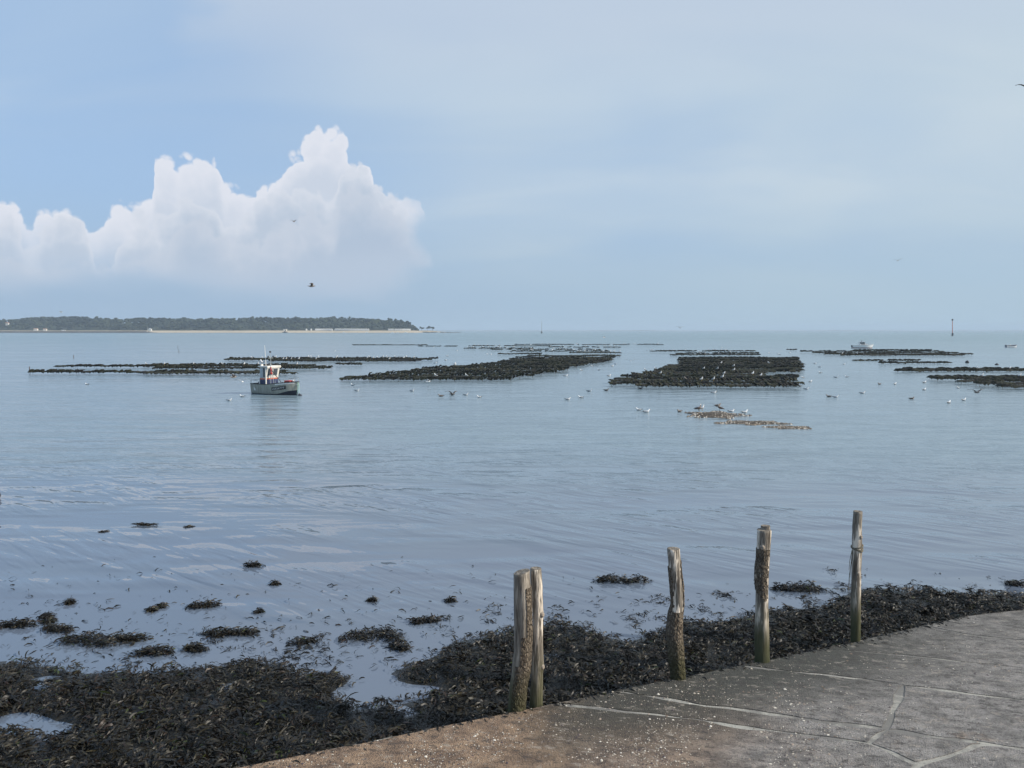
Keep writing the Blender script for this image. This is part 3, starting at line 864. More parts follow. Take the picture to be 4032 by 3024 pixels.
make_post([(2252, 2021, 2086), (2330, 2022, 2090), (2400, 2024, 2094), (2480, 2025, 2096), (2560, 2023, 2093), (2620, 2017, 2088), (2720, 2004, 2072), (2797, 1999, 2068)],
          'thickest grey post with a strip of rough bark, paired with a thinner post', 1, 0.25, 0.10,
          lambda t, a: (a > 28 and 0.10 < t < 0.42) or (a > -12 and 0.40 < t < 0.60) or (a > -38 and t >= 0.60), top_tilt=0.26)
make_post([(2238, 2088, 2131), (2320, 2090, 2136), (2400, 2097, 2139), (2418, 2098, 2142), (2440, 2099, 2138), (2520, 2098, 2138), (2600, 2095, 2140), (2625, 2095, 2143), (2650, 2093, 2138), (2775, 2084, 2137)],
          'slim barkless yellowish post leaning against the thickest post', 2, 0.85, 0.25, None, knots=[(2418, 2136, 0.045), (2622, 2138, 0.04)], back=0.02)
make_post([(2160, 2627, 2676), (2225, 2632, 2681), (2320, 2639, 2691), (2372, 2643, 2692), (2430, 2630, 2687), (2480, 2626, 2685), (2560, 2632, 2691), (2676, 2643, 2697)],
          'crooked bent post with a pale stripped patch on its upper half', 3, 1.0, 0.2,
          lambda t, a: t > 0.42 or (a > 55 and 0.08 < t) or (a < -48 and 0.12 < t))
make_post([(2086, 2982, 3035), (2180, 2980, 3031), (2240, 2975, 3028), (2262, 2973, 3026), (2330, 2976, 3024), (2420, 2974, 3025), (2530, 2972, 3028), (2608, 2971, 3030)],
          'knotty post with a raised lip on its top and a dark bark sleeve', 4, 0.8, 0.35,
          lambda t, a: (a < 32 and 0.12 < t < 0.46 + 0.0006 * a), knots=[(2147, 2994, 0.05), (2264, 2974, 0.05)])
p4root, p4Y, p4org, p4rows = make_post([(2013, 3361, 3395), (2080, 3357, 3392), (2150, 3356, 3393), (2250, 3354, 3389), (2400, 3351, 3388), (2524, 3350, 3387)],
          'slender straight post with a frayed rope tied round it', 5, 0.9, 0.45,
          lambda t, a: False, knots=[(2108, 3384, 0.045), (2252, 3371, 0.035)])
# raised lip on the fourth post, frayed rope on the fifth
for o in list(bpy.data.objects):
    if o.get('label', '').startswith('knotty post'):
        c = on_y(3014, 2080, o.location.y + 0.04) - o.location
        m = MB(); m.loft([[c + Vector((math.cos(q) * 0.085, math.sin(q) * 0.075, dz)) for q in (2 * math.pi * j / 12 for j in range(12))] for dz in (-0.10, 0.035, 0.05)])
        m.build('raised_lip', MAT['endgrain'], o)
r = MB(); c0, rr = min(p4rows, key=lambda q: abs(q[0].z - (on_y(3375, 2158, p4Y) - p4org).z))
for dz in (-0.03, 0.0, 0.03):
    r.tube([c0 + Vector((math.cos(q) * (rr + 0.012), math.sin(q) * (rr + 0.012), dz + 0.03 * math.sin(q + dz * 40))) for q in (2 * math.pi * j / 18 for j in range(19))], 0.014, 6)
r.build('rope_turn', MAT['rope'], p4root, smooth=True)
for (a, b2), (a2, b3) in (((3355, 2165), (3343, 2245)), ((3354, 2200), (3340, 2330)), ((3357, 2170), (3346, 2300))):
    p, q = on_y(a, b2, p4Y - 0.04) - p4org, on_y(a2, b3, p4Y - 0.06) - p4org
    MB().tube([p, p.lerp(q, 0.5) + Vector((-0.015, 0, -0.02)), q], [0.008, 0.006, 0.004], 5).build('rope_strand', MAT['rope'], p4root)

# ================================================================== OYSTER RACKS
def bag_arrays(seed):
    r = random.Random(seed); nx_, ny_ = 5, 6
    top, bot = [], []
    for j in range(ny_):
        for i in range(nx_):
            u, v = i / (nx_ - 1) * 2 - 1, j / (ny_ - 1) * 2 - 1
            e = max(0.0, 1 - max(abs(u) ** 4, abs(v) ** 4)) ** 0.6
            th = 0.03 + 0.065 * e * r.uniform(0.7, 1.3)
            x, y = u * 0.25 * (1 - 0.06 * v * v), v * 0.5 * (1 - 0.05 * u * u)
            dz = -0.05 * v * v + r.uniform(-0.012, 0.012)
            top.append((x, y, dz + th)); bot.append((x, y, dz - th * 0.7))
    v = top + bot; n = nx_ * ny_; f = []
    for j in range(ny_ - 1):
        for i in range(nx_ - 1):
            a = j * nx_ + i; f.append((a, a + 1, a + nx_ + 1, a + nx_)); f.append((n + a, n + a + nx_, n + a + nx_ + 1, n + a + 1))
    rim = [i for i in range(nx_)] + [j * nx_ + nx_ - 1 for j in range(1, ny_)] + [(ny_ - 1) * nx_ + i for i in range(nx_ - 2, -1, -1)] + [j * nx_ for j in range(ny_ - 2, 0, -1)]
    for a, b2 in zip(rim, rim[1:] + rim[:1]): f.append((b2, a, n + a, n + b2))
    for s in (-1, -1, -1, -1, -1, 1, 1):                     # weed trailing from both ends
        x = r.uniform(-0.22, 0.22); w = r.uniform(0.04, 0.10); L = r.uniform(0.12, 0.30); y = s * 0.5; b0 = len(v)
        q = r.uniform(-0.06, 0.06)
        v += [(x - w, y, -0.02), (x + w, y, -0.02), (x + w * 0.8 + q, y + s * 0.05, -L * 0.55), (x - w * 0.8 + q, y + s * 0.05, -L * 0.55), (x + q * 1.6, y + s * 0.03, -L)]
        f += [(b0, b0 + 1, b0 + 2, b0 + 3), (b0 + 3, b0 + 2, b0 + 4, b0 + 4)]
    f = [t if t[2] != t[3] else t[:3] for t in f]
    return v, f
BAGS = [bag_arrays(i) for i in range(7)]
BAG_ME = []
for v, f in BAGS:
    me = bpy.data.meshes.new('oyster_bag'); me.from_pydata(v, [], f); me.materials.append(MAT['bag']); me.update(); BAG_ME.append(me)
tr = MB()
for s in (-0.3, 0.3): tr.tube([(0, s, -0.6), (0, s, 0.0)], 0.014, 5)
tr.tube([(0, -0.34, -0.012), (0, 0.34, -0.012)], 0.013, 5)
TRESTLE = tr.mesh('trestle', MAT['iron'])
def xform(v, x, y, z, ry, rz, s):
    a = np.array(v) * s; c, sn = math.cos(ry), math.sin(ry)
    a = np.column_stack([a[:, 0] * c + a[:, 2] * sn, a[:, 1], -a[:, 0] * sn + a[:, 2] * c])
    c, sn = math.cos(rz), math.sin(rz)
    return np.column_stack([a[:, 0] * c - a[:, 1] * sn + x, a[:, 0] * sn + a[:, 1] * c + y, a[:, 2] + z])
ROWS = {}
def rack_row(px0, px1, py, label, bed, z=0.38, step=0.35, lean=None, patchy=0.0):
    Y = depth_of(py); x0, x1 = x_at(px0, Y), x_at(px1, Y); L = x1 - x0; cx = (x0 + x1) / 2
    root = empty('oyster_rack', (cx, Y, 0)); tag(root, label, 'oyster rack', bed)
    rl = MB(); rl.tube([(-L / 2, 0, 0), (L / 2, 0, 0)], 0.013, 5); rail = rl.mesh('rail', MAT['iron'])
    for s in (-0.3, 0.3):
        o = link(bpy.data.objects.new('rail', rail), root); o.location = (0, s, z)
    if Y < 130:
        k = max(2, int(L / 3))
        for i in range(k):
            o = link(bpy.data.objects.new('trestle', TRESTLE), root); o.location = (-L / 2 + 0.3 + (L - 0.6) * i / (k - 1), 0, z - 0.02)
    ROWS.setdefault(bed, []).append((x0, x1, Y, z + 0.14))
    lean = lean if lean is not None else random.choice([-0.55, -0.7, -0.85, 0.6])
    x = -L / 2 + 0.2; n = 0; acc = []
    seed = random.random() * 50
    while x < L / 2 - 0.15:
        g_ = mnoise.noise(Vector((x * 0.22, seed, 0)))
        gap = patchy > 0 and mnoise.noise(Vector((x * 0.5, seed + 9, 0))) < patchy - 0.6
        if not gap:
            ry = lean * (0.55 + 0.65 * random.random()) * (1 if g_ > -0.2 else 0.25) * random.choice((1, 1, 1, 0.2))
            zz_ = z + 0.06 + 0.15 * abs(math.sin(ry)) + 0.05 * g_ + random.uniform(-0.02, 0.03)
            rz = random.uniform(-0.12, 0.12); k = random.randrange(len(BAGS)); s = random.uniform(0.9, 1.12)
            if Y < 112 and n < 300:
                o = bpy.data.objects.new('oyster_bag', BAG_ME[k]); col.objects.link(o); o.parent = root
                o.location = (x, random.uniform(-0.06, 0.06), zz_); o.rotation_euler = (0, ry, rz); o.scale = (s, s, s); n += 1
            else: acc.append((k, xform(BAGS[k][0], x, random.uniform(-0.06, 0.06), zz_, ry, rz, s)))
        x += step * random.uniform(0.75, 1.3)
    if acc:
        v, f = [], []
        for k, a in acc:
            b0 = len(v); v += a.tolist(); f += [tuple(i + b0 for i in t) for t in BAGS[k][1]]
        me = bpy.data.meshes.new('oyster_bags'); me.from_pydata(v, [], f); me.materials.append(MAT['bag_far']); me.update()
        o = link(bpy.data.objects.new('oyster_bags', me), root); o['kind'] = 'stuff'
    return root

ORD = ['first', 'second', 'third', 'fourth', 'fifth', 'sixth', 'seventh', 'eighth', 'ninth', 'tenth', 'eleventh', 'twelfth', 'thirteenth', 'fourteenth', 'fifteenth', 'sixteenth', 'seventeenth', 'eighteenth', 'nineteenth', 'twentieth', 'twenty-first', 'twenty-second', 'twenty-third', 'twenty-fourth', 'twenty-fifth']
def interp(tab, y):
    tab = sorted(tab)
    return float(np.interp(y, [t[0] for t in tab], [t[1] for t in tab]))
def bed(lt, rt, ya, yb, spacing, desc, group, skip=None):
    Y, Y1, k = depth_of(ya), depth_of(yb), 0
    while Y < Y1:
        py = CY + FPX * math.tan(math.atan2(H, Y) - PITCH)
        a, b2 = interp(lt, py) + random.uniform(-10, 10), interp(rt, py) + random.uniform(-8, 8)
        if skip: a, b2 = skip(py, a, b2)
        rack_row(a, b2, py, 'weed covered oyster rack, %s row %s' % (ORD[k], desc), group)
        Y += spacing * random.uniform(0.85, 1.15); k += 1

bed([(1532, 2535), (1526, 2410), (1512, 2404), (1494, 2446), (1482, 2512), (1472, 2570), (1450, 2614), (1440, 2675), (1412, 2678)],
    [(1533, 3166), (1506, 3148), (1492, 3140), (1479, 3142), (1471, 3168), (1425, 3154), (1414, 3138)], 1531, 1415, 4.3,
    'of the broad bed behind the shell banks', 'oyster racks behind the shell banks',
    lambda y, a, b2: (a, 3020) if 1473 < y < 1486 else (a, b2))
bed([(1504, 1337), (1494, 1350), (1486, 1486), (1473, 1571), (1453, 1722), (1446, 1852), (1436, 1935), (1425, 1997), (1418, 2020)],
    [(1505, 2008), (1495, 2065), (1477, 2159), (1470, 2232), (1454, 2250), (1443, 2315), (1434, 2373), (1425, 2412), (1418, 2420)], 1503, 1419, 4.2,
    'of the long slanting bed beyond the fishing boat', 'oyster racks in the slanting middle bed')
T_ = 'oyster racks behind the middle bed'
for i, (a, b2, y) in enumerate([(2029, 2423, 1414), (2076, 2449, 1407), (1960, 2134, 1399), (2242, 2449, 1394), (2011, 2403, 1388), (1924, 2369, 1381), (1826, 2098, 1376), (2159, 2445, 1371), (1845, 2170, 1366), (2025, 2614, 1360)]):
    rack_row(a, b2, y, 'dark far oyster rack, %s of ten rows behind the slanting bed' % ORD[i], T_, step=0.32, patchy=0.25 if i > 3 else 0)
T_ = 'oyster racks beside the fishing boat'
for i, (a, b2, y) in enumerate([(560, 1164, 1479), (108, 1130, 1475), (600, 1310, 1458), (212, 1290, 1451), (560, 1240, 1446)]):
    rack_row(a, b2, y, 'oyster rack behind the fishing boat, %s row counted from it' % ORD[i], T_, patchy=0.12 if i == 1 else 0)
rack_row(1320, 1423, 1442, 'short oyster rack alone between the boat beds and the slanting bed', T_)
for i, (a, b2, y) in enumerate([(1060, 1660, 1428), (881, 1700, 1423), (900, 1726, 1419)]):
    rack_row(a, b2, y, 'gull lined oyster rack, %s row of the narrow bed beyond the fishing boat' % ORD[i], 'oyster racks of the narrow far bed', step=0.32)
rack_row(1388, 1685, 1359, 'thin far line of oyster rack barely above the water off the beach huts', 'far thin oyster racks', z=0.10)
rack_row(1645, 1800, 1364, 'short broken line of oyster rack beside the farthest gull lined racks', 'far thin oyster racks', z=0.10, patchy=0.3)
T_ = 'oyster racks behind the broad bed'
for i, (a, b2, y) in enumerate([(2639, 2997, 1403), (2660, 2990, 1397), (2561, 2980, 1388)]):
    rack_row(a, b2, y, 'oyster rack dotted with gulls, %s row behind the broad bed' % ORD[i], T_, step=0.32, patchy=0.1 * i)
T_ = 'oyster racks below the white cruiser'
for i, (a, b2, y) in enumerate([(3312, 3800, 1404), (3245, 3831, 1400), (3200, 3780, 1395), (3152, 3720, 1389), (3361, 3671, 1384)]):
    rack_row(a, b2, y, 'oyster rack in front of the white cabin cruiser, %s row' % ORD[i], T_, step=0.32, patchy=0.2 if i > 3 else 0)
rack_row(3099, 3139, 1382, 'stub of oyster rack at the end of the cruiser bed', T_, patchy=0.1)
T_ = 'oyster racks beyond the frame on the right'
rack_row(3361, 3627, 1421, 'very low thin oyster rack awash beyond the saw toothed racks', T_, z=0.12, patchy=0.2)
for i, (a, b2, y) in enumerate([(3465, 3747, 1434), (3529, 4200, 1466), (3560, 4200, 1460)]):
    rack_row(a, b2, y, 'oyster rack with saw toothed upright bags, %s of three rows' % ORD[2 - i if i else 2], T_, z=0.26, lean=-0.75)
for i, (a, b2, y) in enumerate([(3940, 4300, 1534), (3849, 4280, 1523), (3778, 4260, 1513), (3685, 4240, 1503), (3663, 4240, 1497)]):
    rack_row(a, b2, y, 'stepped oyster rack, %s row of the bed with slanting end' % ORD[i], T_, lean=-0.6)

# ================================================================== SHELL BANKS
def shell_bank(px0, px1, py0, py1, hgt, label, seed):
    c = on_z((px0 + px1) / 2, (py0 + py1) / 2); W = (px1 - px0) / FPX * c.y; D = on_z(CX, py0).y - on_z(CX, py1).y
    root = empty('shell_bank', (c.x, c.y, 0)); tag(root, label, 'shell bank', 'banks of oyster shells awash')
    r = np.random.default_rng(seed); m = MB(); n = 22; rings = []
    for s, h in ((0.92, -0.10), (0.7, 0.05), (0.45, 0.35), (0.2, 0.62)):
        rings.append([Vector((math.cos(q) * W / 2 * s * (1 + 0.5 * mnoise.noise(Vector((math.cos(q) * 2.5, math.sin(q) * 2.5 + seed, 0)))), math.sin(q) * D / 2 * s * (1 + 0.6 * mnoise.noise(Vector((math.cos(q) * 3, seed * 2.0, 1)))), h * hgt)) for q in (2 * math.pi * j / n for j in range(n))])
    m.loft(rings); m.build('mound', MAT['mound'], root, smooth=True)
    k = 900
    a = r.uniform(0, 6.28, k); s = np.sqrt(r.uniform(0, 1, k)) * 0.98
    P = np.column_stack([np.cos(a) * W / 2 * s, np.sin(a) * D / 2 * s]); P = P * (1 + 0.35 * np.sin(a * 2 + seed) * 0.4 + 0.30 * np.sin(a * 5 + seed * 2))[:, None]; Z = hgt * np.clip(0.95 - s * 1.0, 0, 1) * r.uniform(0.75, 1.1, k)
    gcol = np.array([(0.62, 0.56, 0.48), (0.20, 0.16, 0.12), (0.11, 0.088, 0.064), (0.05, 0.040, 0.032)])[r.choice(4, k, p=[0.16, 0.30, 0.32, 0.22])]
    V, Q, T = flakes(P, Z, np.full(k, 0.085), seed, gcol)
    o = link(bpy.data.objects.new('shells', np_mesh('shells', V, Q, MAT['grit'], T)), root); o['kind'] = 'stuff'
MAT['mound'] = plain('shelly_mud', (0.060, 0.047, 0.034), 0.9, 0.3, 8)
shell_bank(2712, 2916, 1621, 1648, 0.26, 'tallest bank of broken oyster shells, with gulls standing on it', 1)
shell_bank(2845, 3075, 1658, 1674, 0.16, 'long low bank of oyster shells between the other two', 2)
shell_bank(3030, 3180, 1679, 1689, 0.12, 'smallest and lowest bank of oyster shells', 3)


# ================================================================== BOATS
def hull_shape(L, B, sheer, draft, n=18, flare=0.85, fine=2.2, full=0.45, stem_rake=0.25, transom=0.86):
    """stations from stern to bow -> list of half sections (keel .. sheer)"""
    st = []
    for i in range(n + 1):
        t = i / n; x = -L / 2 + L * t
        b2 = B / 2 * (transom + (1 - transom) * min(1, t / 0.35)) if t < full else B / 2 * max(0.0, 1 - ((t - full) / (1 - full)) ** fine)
        s = sheer(t); k = -draft * (1 - max(0, (t - 0.6) / 0.4) ** 2.0 * 0.9)
        sec = []
        for u, w in ((0.0, 0.04), (0.12, 0.62), (0.30, flare), (0.5, flare + (1 - flare) * 0.45), (0.75, flare + (1 - flare) * 0.8), (1.0, 1.0)):
            z = k + (s - k) * u
            xx = x - (1 - u) * stem_rake * max(0, (t - 0.55) / 0.45) ** 2
            bw = max(b2 * w * (1 - 0.28 * (1 - u) * max(0, (t - 0.5) / 0.5)), 0.015)
            sec.append((xx, bw, z))
        st.append(sec)
    return st
def hull_mesh(st, mats, th=0.0):
    m = MB(); rings = []
    for sec in st: rings.append([Vector((x, -b2, z)) for x, b2, z in reversed(sec)] + [Vector((x, b2, z)) for x, b2, z in sec])
    m.loft(rings, caps=False, closed=False)
    n = len(rings[0]); m.f.append(tuple(range(n))); m.m.append(0)            # transom
    return m
def rail_line(st, side, dz=0.0, out=0.0):
    return [(sec[-1][0], side * (sec[-1][1] + out), sec[-1][2] + dz) for sec in st]
def deck_mesh(st, drop, inset=0.05):
    m = MB(); a = [Vector((s[-1][0], -max(s[-1][1] - inset, 0.005), s[-1][2] - drop)) for s in st]; b2 = [Vector((s[-1][0], max(s[-1][1] - inset, 0.005), s[-1][2] - drop)) for s in st]
    m.loft([a, b2], caps=False, closed=False); return m
def bulwark_mesh(st, drop, inset=0.05):
    m = MB()
    for s in (-1, 1):
        a = [Vector((q[-1][0], s * q[-1][1], q[-1][2] + 0.004)) for q in st]; b2 = [Vector((q[-1][0], s * max(q[-1][1] - inset, 0.004), q[-1][2] + 0.004)) for q in st]
        c = [p - Vector((0, 0, drop)) for p in b2]
        m.loft([a, b2, c], caps=False, closed=False)
    return m

def hull_paint():
    """grey green working hull: dark antifouling at the waterline, climbing to the forefoot, scuffs and run-down dirt"""
    m, g, b = mat('worn_hull_paint', 0.55)
    p = obj_co(g); x, y, z = g.sep(p)
    n = g.noise(p, 2.4, 5.0, 0.65); f = g.noise(g.mapped(p, (6, 6, 1.2)), 1.0, 4.0, 0.6)
    c = g.mix(f.step(0.35, 0.7), (0.36, 0.355, 0.30), (0.25, 0.25, 0.205))
    c = g.mix(n.step(0.55, 0.72) * 0.6, c, (0.24, 0.225, 0.16))
    line = x.step(0.3, 2.5) * 0.42 + 0.09 + (n - 0.5) * 0.16
    c = g.mix((line - z).step(0.0, 0.03), c, (0.014, 0.017, 0.030))
    g.link(c, b.inputs['Base Color']); return m
MAT['hull'] = hull_paint()
MAT['navy'] = plain('navy_paint', (0.030, 0.042, 0.105), 0.45, 0.15, 5)
MAT['orange'] = plain('orange_paint', (0.62, 0.17, 0.09), 0.45, 0.12, 5)
MAT['cabin'] = plain('cream_cabin_paint', (0.74, 0.70, 0.62), 0.45, 0.10, 3)
MAT['red'] = plain('faded_red_plastic', (0.48, 0.06, 0.045), 0.5, 0.2, 8)
MAT['deck'] = plain('grey_deck_paint', (0.26, 0.26, 0.25), 0.7, 0.2, 5)
MAT['mint'] = plain('mint_green_rope', (0.36, 0.55, 0.45), 0.8, 0.12, 20)
MAT['net'] = plain('dark_netting', (0.05, 0.055, 0.07), 0.9, 0.2, 20)

bp = on_z(1094, 1552); TH = R(-28)
boat = empty('fishing_boat', (bp.x, bp.y, 0), TH)
tag(boat, 'small grey green fishing boat with blue and orange wheelhouse moored on calm water', 'boat')
st = hull_shape(5.75, 2.05, lambda t: 1.02 + (0.0 if t < 0.42 else 0.30 * min(1, ((t - 0.42) / 0.5)) ** 0.8), 0.45, fine=2.6, full=0.5)
hull = hull_mesh(st, None).build('hull', MAT['hull'], boat, smooth=True)
deck_mesh(st, 0.30).build('deck', MAT['deck'], hull)
bulwark_mesh(st, 0.30).build('bulwark', MAT['cabin'], hull)
for s in (-1, 1): MB().tube(rail_line(st, s, 0.012, 0.012), 0.034, 6).build('rubbing_strake', MAT['black'], hull, smooth=True)
MB().box((-2.875, 0, 1.03), (0.08, 1.75, 0.06)).build('transom_cap', MAT['black'], hull)
def stripe(u0, u1, i0, i1, off, material, name, parent):       # a band that follows the starboard bow
    m = MB(); a, b2 = [], []
    for sec in st[i0:i1 + 1]:
        def at(u):
            for q in range(5):
                us = (0, .12, .3, .5, .75, 1.0)
                if us[q] <= u <= us[q + 1]:
                    k = (u - us[q]) / (us[q + 1] - us[q]); p0, p1 = Vector(sec[q]), Vector(sec[q + 1]); return p0.lerp(p1, k)
        p0, p1 = at(u0), at(u1)
        a.append(Vector((p0.x, -p0.y - off, p0.z))); b2.append(Vector((p1.x, -p1.y - off, p1.z)))
    m.loft([a, b2], caps=False, closed=False); return m.build(name, material, parent)
stripe(0.90, 0.97, 11, 17, 0.006, MAT['white'], 'bow_stripe', hull)
# registration board on the starboard bow, numbers painted by hand
US = (0, .12, .3, .5, .75, 1.0)
def hull_pt(si, u, off):
    i = int(min(max(si, 0), len(st) - 1.001)); k = si - i
    def at(sec):
        q = max(j for j in range(5) if US[j] <= u); w = (u - US[q]) / (US[q + 1] - US[q])
        return Vector(sec[q]).lerp(Vector(sec[q + 1]), w)
    p = at(st[i]).lerp(at(st[i + 1]), k)
    return Vector((p.x, -p.y - off, p.z))
def board_pt(x, y, off):               # x 0..1 along the board, y 0..1 up it
    si = 9.5 + x * 5.1; u = 0.560 + 0.045 * x + y * 0.205
    return hull_pt(si, u, off)
m = MB(); nb = 16
m.loft([[board_pt(i / nb, yy, oo) for i in range(nb + 1)] for yy, oo in ((0, -0.01), (0, 0.022), (0.5, 0.024), (1, 0.022), (1, -0.01))], caps=False, closed=False)
plate = m.build('registration_board', MAT['black'], hull)
cu = bpy.data.curves.new('registration_number', 'FONT'); cu.body = 'LS326777'; cu.size = 1.0; cu.offset = 0.012; cu.space_character = 1.1; cu.resolution_u = 4
to = bpy.data.objects.new('registration_number', cu); col.objects.link(to)
bpy.context.view_layer.update()
tm = bpy.data.meshes.new_from_object(to.evaluated_get(bpy.context.evaluated_depsgraph_get()))
bpy.data.objects.remove(to)
tv = np.array([v.co[:] for v in tm.vertices]); lo, hi = tv.min(0), tv.max(0)
for v in tm.vertices:
    v.co = board_pt(0.07 + 0.86 * (v.co.x - lo[0]) / (hi[0] - lo[0]), 0.24 + 0.52 * (v.co.y - lo[1]) / (hi[1] - lo[1]), 0.036)
tm.materials.clear(); tm.materials.append(MAT['white'])
link(bpy.data.objects.new('registration_number', tm), plate).parent = plate
m = MB(); m.add([hull_pt(a_, u_, 0.008) for a_, u_ in ((1.55, 0.76), (1.62, 0.62), (1.9, 0.54), (2.2, 0.56), (2.35, 0.70), (2.05, 0.66), (1.85, 0.78))], [(0, 1, 2, 5, 6), (2, 3, 4, 5)])
m.build('scraped_patch', MAT['white'], hull)
# wheelhouse: raked front, painted bands below, windows above
XA, XF, HW, Z0, ZT = -1.56, -0.76, 0.82, 0.72, 2.82
wh = empty('wheelhouse', (0, 0, 0)); wh.parent = boat
def wall_band(z0, z1, material, name, grow=0.0):
    rk = lambda z: 0.28 * max(0, (z - 1.5)) / 1.3
    m = MB(); v = []
    for z in (z0, z1):
        v += [(XA - grow, -HW - grow, z), (XF + rk(z) + grow, -HW - grow, z), (XF + rk(z) + grow, HW + grow, z), (XA - grow, HW + grow, z)]
    m.add(v, [(3, 2, 1, 0), (4, 5, 6, 7), (0, 1, 5, 4), (1, 2, 6, 5), (2, 3, 7, 6), (3, 0, 4, 7)]); return m.build(name, material, wh)
wall_band(Z0, 1.50, MAT['navy'], 'lower_band', 0.004); wall_band(1.50, 1.63, MAT['orange'], 'orange_band', 0.010); wall_band(1.63, 2.72, MAT['cabin'], 'cabin_wall')
MB().box((-1.06, 0, 2.80), (1.36, 1.86, 0.10), taper=0.95).build('roof', MAT['cabin'], wh)
MB().box((-0.50, 0, 2.69), (0.16, 1.80, 0.09)).build('visor', MAT['cabin'], wh)
def pane(p, s, name='window_pane'): return MB().box(p, s).build(name, MAT['glass'], wh)
for yy in (-0.42, 0.30):                              # two front windows in the raked face, frames round them
    m = MB(); w2 = 0.30; v = []
    for z in (1.86, 2.58):
        xx = XF + 0.28 * (z - 1.5) / 1.3
        v += [(xx + 0.006, yy - w2, z), (xx + 0.006, yy + w2, z)]
    v2 = [(x + 0.012, y, z) for x, y, z in v]
    m.add(v + v2, [(4, 5, 7, 6), (0, 1, 5, 4), (2, 6, 7, 3), (0, 4, 6, 2), (1, 3, 7, 5)]); pn_ = m.build('window_pane', MAT['glass'], wh)
    fr = MB()
    for a, b2 in ((0, 1), (1, 3), (3, 2), (2, 0)): fr.tube([Vector(v2[a]) + Vector((0.008, 0, 0)), Vector(v2[b2]) + Vector((0.008, 0, 0))], 0.022, 4)
    fr.build('window_frame', MAT['white'], pn_)
pane((-0.95, -HW - 0.006, 2.18), (0.30, 0.014, 0.95), 'doorway')
MB().box((-1.32, -HW - 0.02, 2.16), (0.36, 0.03, 1.02)).build('door', MAT['steel'], wh)
MB().box((XA - 0.03, -HW - 0.03, 1.15), (0.09, 0.09, 0.95)).build('corner_post', MAT['white'], wh)
MB().box((-0.72, -HW - 0.03, 1.70), (0.10, 0.09, 2.0)).build('corner_post', MAT['cabin'], wh)
# gear on the roof
MB().tube([(-1.18, -0.35, 2.84), (-1.24, -0.42, 4.9)], [0.034, 0.022], 6).build('antenna', MAT['white'], boat)
mast = MB(); mast.tube([(-0.85, 0.0, 2.84), (-0.88, 0.0, 3.6), (-0.92, 0, 4.18)], [0.035, 0.03, 0.025], 6); mast.tube([(-0.88, -0.32, 3.62), (-0.88, 0.34, 3.62)], 0.022, 5); mast.tube([(-0.88, 0, 3.62), (-1.0, -0.1, 3.8), (-0.9, 0, 4.05)], 0.02, 5)
mo = mast.build('mast', MAT['steel'], boat)
for y_ in (-0.32, 0.34): MB().loft([[(-0.88 + math.cos(q) * r_, y_ + math.sin(q) * r_, z_) for q in (2 * math.pi * j / 8 for j in range(8))] for z_, r_ in ((3.64, 0.04), (3.72, 0.07), (3.84, 0.075))]).build('deck_lamp', MAT['black'], mo)
MB().box((-0.92, 0, 4.24), (0.14, 0.12, 0.16)).build('mast_lamp', MAT['black'], mo)
MB().loft([[(-1.30 + math.cos(q) * r_, -0.1 + math.sin(q) * r_, z_) for q in (2 * math.pi * j / 10 for j in range(10))] for z_, r_ in ((2.85, 0.26), (2.98, 0.28), (3.04, 0.2))]).build('radar_dome', MAT['black'], boat)
MB().box((-1.50, -0.62, 2.92), (0.18, 0.24, 0.16)).build('roof_box', MAT['white'], boat)
# hauling gear ahead of the wheelhouse
gl = MB(); gl.tube([(-0.30, -0.62, 0.78), (-0.36, -0.55, 2.0), (-0.44, -0.50, 3.1)], 0.03, 6); gl.tube([(-0.10, -0.35, 0.78), (-0.22, -0.40, 1.9), (-0.40, -0.48, 2.9)], 0.028, 6)
gl.tube([(-0.30, -0.60, 1.75), (-0.16, -0.38, 1.75)], 0.022, 5); gl.build('hauling_frame', MAT['steel'], boat)
MB().tube([(-0.42, -0.5, 2.6), (0.55, 0.1, 1.05)], [0.04, 0.034], 6).build('boom', MAT['black'], boat)
MB().ico((-0.30, -0.52, 2.12), 0.17, 2, 0.12, sc=(0.9, 0.7, 0.8)).build('winch', MAT['red'], boat)
MB().tube([(-0.34, -0.52, 2.75), (-0.30, -0.55, 2.45), (-0.36, -0.5, 2.25)], [0.05, 0.07, 0.05], 6).build('orange_cover', MAT['red'], boat)
# after deck: rail, net bin, stern ladder
sr = MB(); sr.tube([(-2.80, -0.88, 1.02), (-2.80, -0.88, 1.42), (-1.75, -0.93, 1.36)], 0.024, 5); sr.tube([(-2.80, 0.88, 1.02), (-2.80, 0.88, 1.42), (-1.75, 0.93, 1.36), (-1.7, 0.93, 1.0)], 0.024, 5)
sr.tube([(-2.80, -0.88, 1.40), (-2.80, 0.88, 1.40)], 0.024, 5); sr.build('stern_rail', MAT['steel'], boat)
MB().tube([(-2.80, -0.80, 1.02), (-2.80, -0.80, 1.75)], 0.02, 5).box((-2.80, -0.80, 1.84), (0.08, 0.08, 0.22)).build('stern_light', MAT['white'], boat)
MB().ico((-2.02, 0.0, 1.08), 0.42, 2, 0.10, sc=(1.0, 1.3, 0.85)).build('net_heap', MAT['net'], boat)
ld = MB()
for y_ in (-0.55, -0.25): ld.tube([(-2.90, y_, 1.05), (-3.12, y_, 0.25)], 0.022, 5)
for k in range(4): ld.tube([(-2.93 - 0.05 * k, -0.55, 0.92 - 0.2 * k), (-2.93 - 0.05 * k, -0.25, 0.92 - 0.2 * k)], 0.018, 5)
ld.box((-3.12, -0.4, 0.24), (0.22, 0.42, 0.03)); ld.build('stern_ladder', MAT['steel'], boat)
